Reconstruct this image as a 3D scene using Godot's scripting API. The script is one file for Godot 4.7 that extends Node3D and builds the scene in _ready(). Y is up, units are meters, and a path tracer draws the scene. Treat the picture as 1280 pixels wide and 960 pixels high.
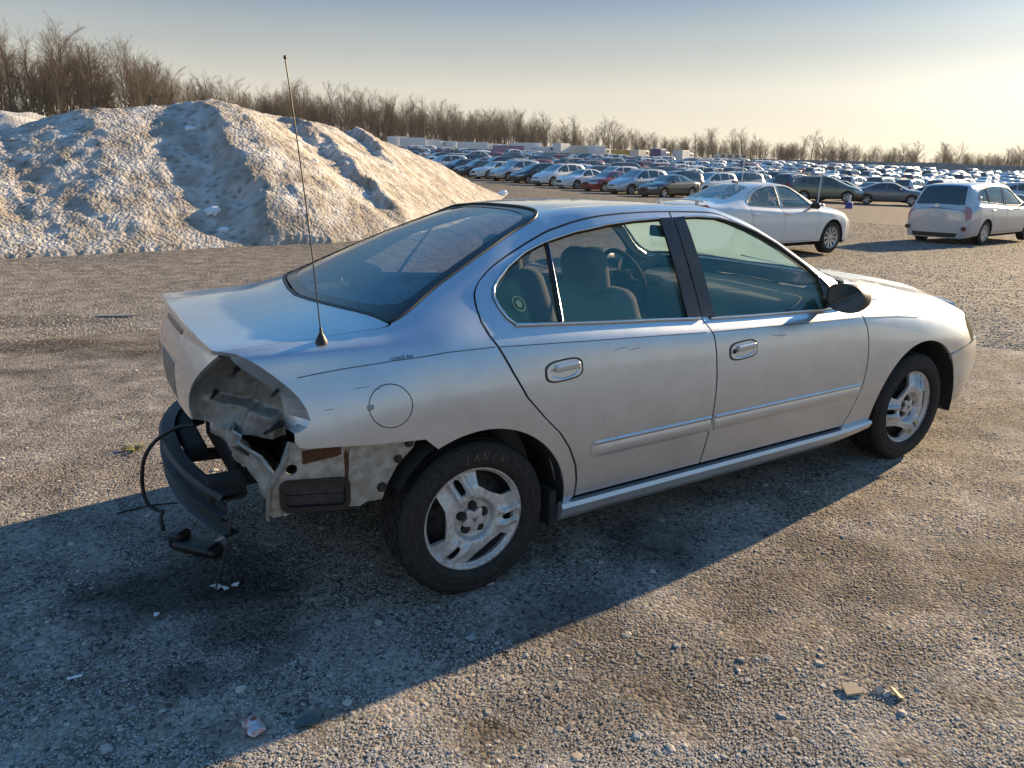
extends Node3D
# A silver sedan with a torn-off rear bumper on a gravelly car lot at low sun; a dirty snow bank, rows of parked cars and bare woods behind it.

const CAM_HEIGHT := 1.547
const CAR_YAW := 0.5408
const CAR_AT := Vector3(-0.574, 0, -3.208)
const SUN_TO := Vector3(0.777, 0.296, -0.629)
const EXPOSURE := 2.6

# Cross sections of the silver sedan, rear to front: rows of [x, y, z] for roof centre, rail, belt, crease, upper flank, widest line, lower flank and floor edge.
const SEDAN := [
	[[-.95,1.0,0],[-.83,1.01,0],[-.5,1.035,0],[-.36,1.05,0],[-.28,1.075,0],[0,1.2,0],[.25,1.3,0],[.5,1.372,0],[.62,1.393,0],[.8,1.404,0],[1.1,1.409,0],[1.4,1.396,0],[1.58,1.37,0],[1.75,1.30,0],[2.0,1.185,0],[2.35,1.03,0],[2.42,1.015,0],[2.6,.995,0],[3.0,.935,0],[3.4,.855,0],[3.6,.80,0]],
	[[-.95,.985,.60],[-.81,.995,.635],[-.5,1.005,.65],[-.30,1.03,.66],[-.23,1.047,.675],[0,1.145,.60],[.25,1.25,.52],[.45,1.325,.45],[.56,1.36,.435],[.75,1.380,.47],[1.0,1.385,.49],[1.4,1.377,.51],[1.6,1.322,.55],[1.8,1.22,.61],[2.06,1.048,.715],[2.3,.985,.735],[2.6,.945,.72],[3.0,.865,.69],[3.4,.78,.63],[3.6,.715,.56]],
	[[-.95,.955,.655],[-.8,.965,.68],[-.6,.972,.725],[-.3,.985,.775],[0,1.005,.80],[.2,1.003,.80],[.7,.975,.80],[1.18,.938,.80],[1.6,.918,.80],[2.0,.905,.80],[2.2,.90,.80],[2.5,.885,.79],[2.8,.855,.775],[3.1,.81,.755],[3.4,.745,.705],[3.6,.685,.62]],
	[[-.95,.90,.675],[-.8,.915,.705],[-.6,.91,.75],[-.3,.93,.815],[-.09,.945,.84],[.5,.925,.845],[1.14,.89,.845],[1.8,.868,.845],[2.2,.855,.845],[2.5,.83,.84],[2.8,.79,.835],[3.1,.735,.815],[3.4,.665,.765],[3.6,.61,.67]],
	[[-.95,.80,.70],[-.6,.80,.79],[-.3,.81,.86],[0,.81,.885],[.5,.76,.88],[1.14,.73,.88],[2.2,.72,.88],[2.7,.70,.88],[3.1,.65,.86],[3.4,.58,.80],[3.6,.54,.70]],
	[[-.95,.68,.70],[-.6,.68,.81],[-.3,.68,.87],[0,.66,.89],[.5,.53,.892],[1.14,.52,.892],[2.2,.515,.892],[2.7,.52,.89],[3.1,.50,.865],[3.4,.47,.805],[3.6,.45,.705]],
	[[-.95,.5,.68],[-.6,.5,.79],[0,.42,.87],[.4,.31,.868],[2.2,.31,.868],[2.7,.33,.865],[3.1,.34,.85],[3.4,.33,.79],[3.6,.33,.69]],
	[[-.95,.42,.66],[-.6,.42,.77],[0,.25,.85],[.4,.20,.84],[2.3,.20,.84],[2.8,.21,.835],[3.1,.22,.82],[3.4,.22,.76],[3.6,.23,.66]]]

var rng := RandomNumberGenerator.new()
var M := {}
var taken := {}


# ---------------------------------------------------------------- naming
func numbered(called: String) -> String:
	taken[called] = taken.get(called, -1) + 1
	return called if taken[called] == 0 else "%s_%03d" % [called, taken[called]]


func thing(called: String, label: String, category: String, at := Vector3.ZERO, turn := 0.0, group := "") -> Node3D:
	var o := Node3D.new()
	o.name = numbered(called)
	add_child(o)
	o.position = at
	o.rotation.y = turn
	tag(o, label, category, group)
	return o


func tag(o: Node, label: String, category: String, group := "") -> void:
	o.set_meta("label", label)
	o.set_meta("category", category)
	if group:
		o.set_meta("group", group)


func put(called: String, mesh: Mesh, m: Material, parent: Node) -> MeshInstance3D:
	var o := MeshInstance3D.new()
	o.mesh = mesh
	if m:
		o.material_override = m
	var c := called
	if parent == self:
		c = numbered(called)
	else:
		var k: int = parent.get_meta("n_" + called) if parent.has_meta("n_" + called) else 0
		parent.set_meta("n_" + called, k + 1)
		if k > 0:
			c = "%s_%03d" % [called, k]
	o.name = c
	parent.add_child(o, true)
	return o


func structure(called: String, mesh: Mesh, m: Material) -> MeshInstance3D:
	var o := put(called, mesh, m, self)
	o.set_meta("kind", "structure")
	return o


func stuff(called: String, mesh: Mesh, m: Material, xf: Array, colors := PackedColorArray(), label := "", category := "") -> MultiMeshInstance3D:
	var mm := MultiMesh.new()
	mm.transform_format = MultiMesh.TRANSFORM_3D
	mm.use_colors = colors.size() > 0
	mm.mesh = mesh
	mm.instance_count = xf.size()
	for i in xf.size():
		mm.set_instance_transform(i, xf[i])
		if colors.size():
			mm.set_instance_color(i, colors[i])
	var o := MultiMeshInstance3D.new()
	o.multimesh = mm
	o.material_override = m
	o.name = numbered(called)
	add_child(o)
	o.set_meta("kind", "stuff")
	o.set_meta("label", label)
	o.set_meta("category", category)
	return o


func copy_of(o: Node3D, label: String, at: Vector3, turn: float, group := "") -> Node3D:
	var base: String = str(o.name).rstrip("0123456789").trim_suffix("_")
	var c: Node3D = o.duplicate()
	c.name = numbered(base)
	add_child(c)
	c.position = at
	c.rotation = Vector3(0, turn, 0)
	c.set_meta("label", label)
	if group:
		c.set_meta("group", group)
	return c


# ---------------------------------------------------------------- materials
func mat(c: Color, rough := 0.6, metal := 0.0) -> StandardMaterial3D:
	var m := StandardMaterial3D.new()
	m.albedo_color = c.linear_to_srgb()
	m.roughness = rough
	m.metallic = metal
	return m


func paint(c: Color, metal := 0.5, rough := 0.34) -> StandardMaterial3D:
	var m := mat(c, rough, metal)
	m.clearcoat_enabled = true
	m.clearcoat = 1.0
	m.clearcoat_roughness = 0.05
	return m


func glass(c: Color, a: float) -> StandardMaterial3D:
	var m := mat(Color(c.r, c.g, c.b), 0.02)
	m.albedo_color.a = a
	m.transparency = BaseMaterial3D.TRANSPARENCY_ALPHA
	return m


func noise_tex(freq: float, size: int, lo: Color, hi: Color, seed_: int, oct := 4, kind := FastNoiseLite.TYPE_SIMPLEX, mid := -1.0, normal := 0.0) -> NoiseTexture2D:
	var n := FastNoiseLite.new()
	n.noise_type = kind
	n.frequency = freq
	n.seed = seed_
	n.fractal_octaves = oct
	var t := NoiseTexture2D.new()
	t.width = size
	t.height = size
	t.seamless = true
	t.noise = n
	if normal > 0.0:
		t.as_normal_map = true
		t.bump_strength = normal
	else:
		var g := Gradient.new()
		g.set_color(0, lo)
		g.set_color(1, hi)
		if mid >= 0.0:
			g.set_offset(0, mid)
		t.color_ramp = g
	return t


func make_materials() -> void:
	var dust := noise_tex(0.012, 512, Color(0.955, 0.95, 0.945), Color(1, 1, 1), 5, 5)
	M.silver = paint(Color(0.57, 0.605, 0.635), 0.66, 0.38)
	M.silver.roughness_texture = noise_tex(0.02, 512, Color(0.85, 0.85, 0.85), Color(1, 1, 1), 8, 5)
	M.silver.albedo_texture = dust
	M.silver.uv1_triplanar = true
	M.silver.uv1_scale = Vector3(0.9, 0.9, 0.9)
	M.silver_shadow = mat(Color(0.30, 0.31, 0.32), 0.55, 0.4)
	# unpainted, dirty inner metal
	M.dirty_metal = mat(Color(0.46, 0.45, 0.43), 0.55, 0.25)
	M.dirty_metal.albedo_texture = noise_tex(0.02, 512, Color(0.70, 0.67, 0.62), Color(1, 1, 1), 31, 6)
	M.dirty_metal.uv1_triplanar = true
	M.dirty_metal.uv1_scale = Vector3(1.6, 1.6, 1.6)
	M.bare_grey = mat(Color(0.30, 0.31, 0.31), 0.5, 0.45)
	M.bare_grey.albedo_texture = M.dirty_metal.albedo_texture
	M.bare_grey.uv1_triplanar = true
	M.bare_grey.uv1_scale = Vector3(2.2, 2.2, 2.2)
	M.rust = mat(Color(0.16, 0.065, 0.025), 0.9)
	M.rust.albedo_texture = noise_tex(0.05, 256, Color(0.4, 0.35, 0.3), Color(1, 1, 1), 4, 5)
	M.rust.uv1_triplanar = true
	M.rust.uv1_scale = Vector3(6, 6, 6)
	M.black = mat(Color(0.012, 0.012, 0.013), 0.45)
	M.black_gloss = mat(Color(0.012, 0.012, 0.014), 0.18)
	M.black_matt = mat(Color(0.014, 0.014, 0.015), 0.85)
	M.gap = mat(Color(0.006, 0.006, 0.007), 0.9)
	M.underbody = mat(Color(0.02, 0.02, 0.02), 0.9)
	M.beam = mat(Color(0.045, 0.047, 0.055), 0.55)
	M.beam.albedo_texture = noise_tex(0.03, 256, Color(0.55, 0.55, 0.55), Color(1, 1, 1), 14, 5)
	M.beam.uv1_triplanar = true
	M.beam.uv1_scale = Vector3(3, 3, 3)
	M.chrome = mat(Color(0.62, 0.62, 0.62), 0.16, 1.0)
	M.tyre = mat(Color(0.034, 0.031, 0.029), 0.8)
	M.tyre.albedo_texture = noise_tex(0.03, 256, Color(0.4, 0.37, 0.35), Color(1, 1, 1), 3, 6)
	M.tyre.uv1_triplanar = true
	M.tyre.uv1_scale = Vector3(4, 4, 4)
	M.hubcap = paint(Color(0.66, 0.665, 0.67), 0.3, 0.40)
	M.hubcap.clearcoat = 0.25
	M.hubcap.clearcoat_roughness = 0.2
	M.hubcap.albedo_texture = noise_tex(0.025, 256, Color(0.80, 0.78, 0.75), Color(1, 1, 1), 9, 5)
	M.hubcap.uv1_triplanar = true
	M.hubcap.uv1_scale = Vector3(5, 5, 5)
	M.steel = mat(Color(0.02, 0.02, 0.022), 0.6, 0.3)
	M.window = glass(Color(0.045, 0.20, 0.19), 0.32)
	# the windscreen carries a film of dust that the low sun lights from outside
	M.windscreen = glass(Color(0.10, 0.22, 0.22), 0.24)
	M.windscreen.backlight_enabled = true
	M.windscreen.backlight = Color(0.62, 0.74, 0.70)
	M.rear_window = glass(Color(0.02, 0.13, 0.20), 0.42)
	M.clear = glass(Color(0.6, 0.65, 0.65), 0.12)
	M.trim = mat(Color(0.30, 0.29, 0.26), 0.8)
	M.seat = mat(Color(0.13, 0.135, 0.13), 0.95)
	M.dash = mat(Color(0.06, 0.062, 0.06), 0.75)
	M.headliner = mat(Color(0.42, 0.40, 0.35), 0.9)
	M.red_lamp = mat(Color(0.32, 0.012, 0.012), 0.12)
	M.lamp_white = mat(Color(0.55, 0.55, 0.54), 0.12, 0.3)
	M.lamp_dark = mat(Color(0.008, 0.008, 0.009), 0.9)
	M.lamp_dark.metallic_specular = 0.15
	M.plate = mat(Color(0.62, 0.62, 0.6), 0.5)
	M.dark_red = mat(Color(0.09, 0.02, 0.02), 0.2)
	M.far_glass = mat(Color(0.02, 0.035, 0.042), 0.05)
	M.far_glass.clearcoat_enabled = true
	M.far_glass.clearcoat = 1.0
	M.far_glass.clearcoat_roughness = 0.02
	M.far_rim = mat(Color(0.45, 0.46, 0.47), 0.35, 0.7)
	M.bark = mat(Color(0.135, 0.112, 0.092), 0.95)
	M.twig = mat(Color(0.098, 0.072, 0.050), 0.95)
	M.white_box = mat(Color(0.68, 0.69, 0.70), 0.5)
	M.ice = mat(Color(0.62, 0.66, 0.70), 0.5)
	M.fence = mat(Color(0.20, 0.26, 0.31), 0.55, 0.2)
	M.post = mat(Color(0.24, 0.25, 0.26), 0.6, 0.3)


# ---------------------------------------------------------------- mesh helpers
func new_st() -> SurfaceTool:
	var st := SurfaceTool.new()
	st.begin(Mesh.PRIMITIVE_TRIANGLES)
	return st


func tri(st: SurfaceTool, a: Vector3, b: Vector3, c: Vector3) -> void:
	var n := (c - a).cross(b - a).normalized()
	for p in [a, b, c]:
		st.set_normal(n)
		st.add_vertex(p)


func quad(st: SurfaceTool, a: Vector3, b: Vector3, c: Vector3, d: Vector3) -> void:
	tri(st, a, b, c)
	tri(st, a, c, d)


func smooth_quad(st: SurfaceTool, p: Array, n: Array) -> void:
	for f in [[0, 1, 2], [0, 2, 3]]:
		var g: Vector3 = (p[f[2]] - p[f[0]]).cross(p[f[1]] - p[f[0]])
		for k in (f if g.dot(n[f[0]] + n[f[1]] + n[f[2]]) >= 0.0 else [f[0], f[2], f[1]]):
			st.set_normal(n[k])
			st.add_vertex(p[k])


func box(st: SurfaceTool, lo: Vector3, hi: Vector3, t := Transform3D()) -> void:
	var v := []
	for k in 8:
		v.append(t * Vector3(hi.x if k & 1 else lo.x, hi.y if k & 2 else lo.y, hi.z if k & 4 else lo.z))
	for f in [[0, 2, 3, 1], [4, 5, 7, 6], [0, 1, 5, 4], [2, 6, 7, 3], [0, 4, 6, 2], [1, 3, 7, 5]]:
		quad(st, v[f[0]], v[f[1]], v[f[2]], v[f[3]])


# box with rounded edges, smooth normals; half sizes h, radius r
func rbox(st: SurfaceTool, c: Vector3, h: Vector3, r: float, t := Transform3D(), n := 3) -> void:
	var m := 2 * n + 2
	var inner := Vector3(maxf(h.x - r, 0), maxf(h.y - r, 0), maxf(h.z - r, 0))
	for axis in 3:
		for side in [-1.0, 1.0]:
			var P := []
			var N := []
			for i in m:
				for j in m:
					var ij := [i, j]
					var d := Vector3.ZERO
					var core := Vector3.ZERO
					d[axis] = side
					core[axis] = side * inner[axis]
					for q in 2:
						var ax := (axis + 1 + q) % 3
						var k: int = ij[q]
						var sg := -1.0 if k <= n else 1.0
						var a := (float(n - k) if k <= n else float(k - n - 1)) / n
						d[ax] = sg * tan(a * PI / 4)
						core[ax] = sg * inner[ax]
					d = d.normalized()
					P.append(t * (c + core + d * r))
					N.append((t.basis * d).normalized())
			for i in m - 1:
				for j in m - 1:
					var q0 := i * m + j
					var ids := [q0, q0 + m, q0 + m + 1, q0 + 1]
					smooth_quad(st, ids.map(func(x): return P[x]), ids.map(func(x): return N[x]))


# tube along points; radius a number or one per point
func tube(st: SurfaceTool, pts: Array, radius, sides := 8, flat := 1.0, caps := true) -> void:
	var n := pts.size()
	var rings := []
	var norms := []
	var up := Vector3.UP
	for i in n:
		var a: Vector3 = pts[maxi(i - 1, 0)]
		var b: Vector3 = pts[mini(i + 1, n - 1)]
		var d := (b - a).normalized()
		if absf(d.dot(up)) > 0.95:
			up = Vector3.RIGHT if absf(d.x) < 0.8 else Vector3.BACK
		var u := d.cross(up).normalized()
		var w := u.cross(d).normalized()
		up = w
		var r: float = radius[i] if radius is Array else radius
		var ring := []
		var nn := []
		for k in sides:
			var an := TAU * k / sides
			var v := u * cos(an) + w * sin(an) * flat
			ring.append(pts[i] + v * r)
			nn.append(v.normalized())
		rings.append(ring)
		norms.append(nn)
	for i in n - 1:
		for k in sides:
			var k2 := (k + 1) % sides
			smooth_quad(st, [rings[i][k], rings[i][k2], rings[i + 1][k2], rings[i + 1][k]], [norms[i][k], norms[i][k2], norms[i + 1][k2], norms[i + 1][k]])
	if caps:
		for e in [0, n - 1]:
			for k in range(1, sides - 1):
				tri(st, rings[e][0], rings[e][k], rings[e][k + 1])


# lathe about the z axis: profile of Vector2(radius, z)
func lathe(st: SurfaceTool, prof: Array, segs: int, t := Transform3D(), sharp := false) -> void:
	for i in prof.size() - 1:
		var a: Vector2 = prof[i]
		var b: Vector2 = prof[i + 1]
		var nn := []
		for e in 2:
			var lo: Vector2 = prof[maxi(i - 1 + e, 0)] if not sharp else a
			var hi: Vector2 = prof[mini(i + 1 + e, prof.size() - 1)] if not sharp else b
			var d := (hi - lo).normalized()
			nn.append(Vector2(d.y, -d.x))
		for k in segs:
			var a0 := TAU * k / segs
			var a1 := TAU * (k + 1) / segs
			var p := []
			var n := []
			for q in [[a, nn[0], a0], [b, nn[1], a0], [b, nn[1], a1], [a, nn[0], a1]]:
				p.append(t * Vector3(q[0].x * cos(q[2]), q[0].x * sin(q[2]), q[0].y))
				n.append((t.basis * Vector3(q[1].x * cos(q[2]), q[1].x * sin(q[2]), q[1].y)).normalized())
			smooth_quad(st, p, n)


func smooth_curve(pts: Array, per := 6) -> Array:
	var out := []
	for i in pts.size() - 1:
		var p0 = pts[maxi(i - 1, 0)]
		var p3 = pts[mini(i + 2, pts.size() - 1)]
		for k in per:
			var t := float(k) / per
			out.append(pts[i].cubic_interpolate(pts[i + 1], p0, p3, t))
	out.append(pts[-1])
	return out


func v3(a: Array) -> Array:
	return a.map(func(q): return Vector3(q[0], q[1], q[2]))


func v2(a: Array) -> PackedVector2Array:
	var o := PackedVector2Array()
	for q in a:
		o.append(Vector2(q[0], q[1]))
	return o


# ---------------------------------------------------------------- a car body as a lofted skin that panels are cut from
class Loft:
	var rows := []  # per station: 10 Vector2(y, z)
	var x0 := 0.0
	var x1 := 0.0
	var step := 0.01

	static func pchip(T: Array, xs: PackedFloat64Array) -> PackedVector2Array:
		var n := T.size()
		var out := PackedVector2Array()
		var m := []
		for c in [1, 2]:
			var mm := []
			mm.resize(n)
			for i in n:
				if i == 0:
					mm[i] = (T[1][c] - T[0][c]) / (T[1][0] - T[0][0])
				elif i == n - 1:
					mm[i] = (T[i][c] - T[i - 1][c]) / (T[i][0] - T[i - 1][0])
				else:
					var h0: float = T[i][0] - T[i - 1][0]
					var h1: float = T[i + 1][0] - T[i][0]
					var d0: float = (T[i][c] - T[i - 1][c]) / h0
					var d1: float = (T[i + 1][c] - T[i][c]) / h1
					mm[i] = 0.0
					if d0 * d1 > 0.0:
						var w1 := 2 * h1 + h0
						var w2 := h1 + 2 * h0
						mm[i] = (w1 + w2) / (w1 / d0 + w2 / d1)
			m.append(mm)
		var k := 0
		for x in xs:
			while k < n - 2 and x > T[k + 1][0]:
				k += 1
			var h: float = T[k + 1][0] - T[k][0]
			var t := clampf((x - T[k][0]) / h, 0.0, 1.0)
			var v := []
			for c in [1, 2]:
				v.append((1 + 2 * t) * (1 - t) * (1 - t) * T[k][c] + t * (1 - t) * (1 - t) * h * m[c - 1][k] + t * t * (3 - 2 * t) * T[k + 1][c] + t * t * (t - 1) * h * m[c - 1][k + 1])
			out.append(Vector2(v[0], v[1]))
		return out

	func setup(tab: Array, a: float, b: float, st := 0.01) -> void:
		x0 = a
		step = st
		var xs := PackedFloat64Array()
		var n := int(round((b - a) / st)) + 1
		for i in n:
			xs.append(a + i * st)
		x1 = xs[-1]
		var R := []
		for t in tab:
			R.append(pchip(t, xs))
		for i in n:
			var r0: Vector2 = R[0][i]
			var r2: Vector2 = R[1][i]
			var r4: Vector2 = R[2][i]
			var d := r4 - r2
			var L := maxf(d.length(), 1e-6)
			var nn := Vector2(d.y, -d.x) / L
			rows.append(PackedVector2Array([r0, Vector2(r2.x + 0.74 * (r0.x - r2.x), r2.y * 0.68), r2, (r2 + r4) * 0.5 + nn * L * 0.035, r4, R[3][i], R[4][i], R[5][i], R[6][i], R[7][i]]))

	func sec(i: int, k: int, a: float) -> Vector2:
		if k < 0:
			var q: Vector2 = rows[i][1].lerp(rows[i + 1][1], a)
			return Vector2(q.x, -q.y)
		if k > 9:
			return 2 * sec(i, 9, a) - sec(i, 8, a)
		return rows[i][k].lerp(rows[i + 1][k], a)

	func P(x: float, s: float) -> Vector3:
		var f := clampf((x - x0) / step, 0.0, rows.size() - 1.001)
		var i := int(f)
		var a := f - i
		var k := clampi(int(s), 0, 8)
		var t := s - k
		var p0 := sec(i, k - 1, a)
		var p1 := sec(i, k, a)
		var p2 := sec(i, k + 1, a)
		var p3 := sec(i, k + 2, a)
		var d0 := maxf(sqrt((p1 - p0).length()), 1e-4)
		var d1 := maxf(sqrt((p2 - p1).length()), 1e-4)
		var d2 := maxf(sqrt((p3 - p2).length()), 1e-4)
		var m1 := ((p1 - p0) / d0 - (p2 - p0) / (d0 + d1) + (p2 - p1) / d1) * d1
		var m2 := ((p2 - p1) / d1 - (p3 - p1) / (d1 + d2) + (p3 - p2) / d2) * d1
		var q := (1 + 2 * t) * (1 - t) * (1 - t) * p1 + t * (1 - t) * (1 - t) * m1 + t * t * (3 - 2 * t) * p2 + t * t * (t - 1) * m2
		return Vector3(x, q.x, q.y)

	func N(x: float, s: float) -> Vector3:
		var dx := P(minf(x + 0.012, x1), s) - P(maxf(x - 0.012, x0), s)
		var s1 := minf(s + 0.06, 9.0)
		var s0 := s - 0.06
		var q0 := P(x, absf(s0))
		if s0 < 0.0:
			q0.z = -q0.z
		var ds := P(x, s1) - q0
		return ds.cross(dx).normalized()

	# the s at which the flank has height y
	func s_at(x: float, y: float) -> float:
		var lo := 1.9
		var hi := 9.0
		for i in 22:
			var m := (lo + hi) * 0.5
			if P(x, m).y > y:
				lo = m
			else:
				hi = m
		return (lo + hi) * 0.5

	# a line of [x, y] points on the flank as (x, s), densified
	func flank(a: Array, every := 0.04) -> PackedVector2Array:
		var o := PackedVector2Array()
		for i in a.size():
			var p := Vector2(a[i][0], a[i][1])
			if i == 0:
				o.append(Vector2(p.x, s_at(p.x, p.y)))
				continue
			var q := Vector2(a[i - 1][0], a[i - 1][1])
			var n := maxi(1, int(ceil(p.distance_to(q) / every)))
			for k in range(1, n + 1):
				var r := q.lerp(p, float(k) / n)
				o.append(Vector2(r.x, s_at(r.x, r.y)))
		return o

	func height_at(x: float, z: float) -> float:
		var lo := 0.0
		var hi := 3.0
		for i in 18:
			var m := (lo + hi) * 0.5
			if P(x, m).z < z:
				lo = m
			else:
				hi = m
		return P(x, lo).y


static func arc(cx: float, cy: float, r: float, a0: float, a1: float, n: int, ry := -1.0) -> Array:
	var o := []
	for i in n + 1:
		var a := deg_to_rad(lerpf(a0, a1, float(i) / n))
		o.append([cx + r * cos(a), cy + (ry if ry > 0 else r) * sin(a)])
	return o


# a sheet cut to a polygon in a two-number space and laid on a surface by two callables (place, normal); with turned-in edges
func sheet(st: SurfaceTool, poly: PackedVector2Array, holes: Array, cell: Vector2, place: Callable, normal: Callable, out := 0.0, depth := 0.0, mirror := false, skip_zero := false) -> void:
	var lo := poly[0]
	var hi := poly[0]
	for p in poly:
		lo = lo.min(p)
		hi = hi.max(p)
	var cache := {}
	var flip := Vector3(1, 1, -1) if mirror else Vector3.ONE
	var look := func(v: Vector2) -> Array:
		var key := Vector2i(roundi(v.x * 20000), roundi(v.y * 20000))
		if not cache.has(key):
			var n: Vector3 = normal.call(v.x, v.y)
			cache[key] = [(place.call(v.x, v.y) + n * out) * flip, n * flip]
		return cache[key]
	var nx := maxi(1, int(ceil((hi.x - lo.x) / cell.x)))
	var ny := maxi(1, int(ceil((hi.y - lo.y) / cell.y)))
	var c := Vector2((hi.x - lo.x) / nx, (hi.y - lo.y) / ny)
	for i in nx:
		var band := Geometry2D.intersect_polygons(PackedVector2Array([Vector2(lo.x + i * c.x, lo.y - 1), Vector2(lo.x + (i + 1) * c.x, lo.y - 1), Vector2(lo.x + (i + 1) * c.x, hi.y + 1), Vector2(lo.x + i * c.x, hi.y + 1)]), poly)
		for j in ny:
			var a := lo + Vector2(i, j) * c
			var rect := PackedVector2Array([a, a + Vector2(c.x, 0), a + c, a + Vector2(0, c.y)])
			var pieces := []
			for b in band:
				if not Geometry2D.is_polygon_clockwise(b):
					pieces.append_array(Geometry2D.intersect_polygons(rect, b))
			for h in holes:
				var left := []
				for p in pieces:
					left.append_array(Geometry2D.clip_polygons(p, h))
				pieces = left
			for p in pieces:
				if p.size() < 3 or Geometry2D.is_polygon_clockwise(p):
					continue
				var idx := Geometry2D.triangulate_polygon(p)
				for f in range(0, idx.size(), 3):
					var q := [look.call(p[idx[f]]), look.call(p[idx[f + 1]]), look.call(p[idx[f + 2]])]
					var g: Vector3 = (q[2][0] - q[0][0]).cross(q[1][0] - q[0][0])
					for k in ([0, 1, 2] if g.dot(q[0][1] + q[1][1] + q[2][1]) >= 0.0 else [0, 2, 1]):
						st.set_normal(q[k][1])
						st.set_uv(p[idx[f + k]])
						st.add_vertex(q[k][0])
	if depth <= 0.0:
		return
	for loop in [poly] + holes:
		var n: int = loop.size()
		for i in n:
			var a: Vector2 = loop[i]
			var b: Vector2 = loop[(i + 1) % n]
			if skip_zero and a.y < 0.01 and b.y < 0.01:
				continue
			var parts := maxi(1, int(ceil(maxf(absf(a.x - b.x) / cell.x, absf(a.y - b.y) / cell.y))))
			for k in parts:
				var q0: Array = look.call(a.lerp(b, float(k) / parts))
				var q1: Array = look.call(a.lerp(b, float(k + 1) / parts))
				if (q0[0] - q1[0]).length_squared() < 1e-10:
					continue
				quad(st, q0[0], q1[0], q1[0] - q1[1] * depth, q0[0] - q0[1] * depth)


func cut(L: Loft, poly: PackedVector2Array, holes := [], cell := Vector2(0.06, 0.34), out := 0.0, depth := 0.016, sides := [false], skip_zero := false) -> ArrayMesh:
	var st := new_st()
	for m in sides:
		sheet(st, poly, holes, cell, L.P, L.N, out, depth, m, skip_zero)
	return st.commit()


func on_skin(L: Loft, pts: PackedVector2Array, out := 0.0, mirror := false) -> Array:
	var o := []
	for p in pts:
		var v := L.P(p.x, p.y) + L.N(p.x, p.y) * out
		o.append(Vector3(v.x, v.y, -v.z) if mirror else v)
	return o


func ground_y(x: float, z: float) -> float:
	var back := minf(-z, 185.0) * .0356 + maxf(-z - 185.0, 0.0) * .012 if z > -420.0 else 9.4
	var t := -1.59 + back - .035 * clampf(x, -160.0, 230.0)
	var fall := -.024 * maxf(x, 0.0) * smoothstep(8.0, 16.0, -z) * (1.0 - smoothstep(55.0, 140.0, -z)) * (1.0 if x < 60.0 else 60.0 / x)
	if t < -1.7:
		return fall
	return .35 * log(1.0 + exp(t / .35)) * clampf((-z - 9.0) / 12.0, 0.0, 1.0) + fall


# ---------------------------------------------------------------- sky
func sky_picture() -> Image:
	var W := 512
	var H := 256
	var im := Image.create(W, H, false, Image.FORMAT_RGBF)
	var lin := func(r: float, g: float, b: float) -> Vector3:
		var c := Color(r / 255, g / 255, b / 255).srgb_to_linear()
		return Vector3(c.r, c.g, c.b) / EXPOSURE
	var front := [[0.0, lin.call(236, 222, 196)], [5.0, lin.call(222, 217, 202)], [8.6, lin.call(180, 187, 187)], [11.6, lin.call(138, 160, 180)], [18.0, lin.call(116, 168, 208)], [28.0, lin.call(92, 158, 216)], [90.0, lin.call(48, 104, 176)]]
	var back := [[0.0, lin.call(214, 212, 206)], [6.0, lin.call(204, 211, 214)], [14.0, lin.call(170, 196, 216)], [30.0, lin.call(108, 164, 216)], [90.0, lin.call(48, 104, 176)]]
	var ramp := func(t: Array, e: float) -> Vector3:
		for i in t.size() - 1:
			if e <= t[i + 1][0]:
				return (t[i][1] as Vector3).lerp(t[i + 1][1], smoothstep(0, 1, (e - t[i][0]) / (t[i + 1][0] - t[i][0])) * .5 + .5 * (e - t[i][0]) / (t[i + 1][0] - t[i][0]))
		return t[-1][1]
	var sun := SUN_TO.normalized()
	var wisp := FastNoiseLite.new()
	wisp.frequency = 1.1
	wisp.fractal_octaves = 4
	wisp.seed = 3
	for j in H:
		var el := 90.0 - (j + .5) / H * 180.0
		for i in W:
			var az := (i + .5) / W * TAU
			var e := maxf(el, 0.0)
			var d := Vector3(sin(az) * cos(deg_to_rad(e)), sin(deg_to_rad(e)), -cos(az) * cos(deg_to_rad(e)))
			var f: float = (1.0 - cos(az - 0.35)) * .5
			var c: Vector3 = (ramp.call(front, e) as Vector3).lerp(ramp.call(back, e), smoothstep(.25, .9, f))
			var g := rad_to_deg(acos(clampf(d.dot(sun), -1, 1)))
			c *= 1.0 + 1.05 * exp(-pow(g / 23.0, 2)) + .22 * exp(-pow(g / 50.0, 2))
			c += lin.call(255, 235, 190) * .25 * exp(-pow(g / 13.0, 2))
			var w := wisp.get_noise_3d(d.x * 2, d.y * 16, d.z * 2)
			c *= 1.0 + .05 * w
			if el < 0:
				c = Vector3(.10, .09, .075)
			im.set_pixel(i, j, Color(c.x, c.y, c.z))
	return im


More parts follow.
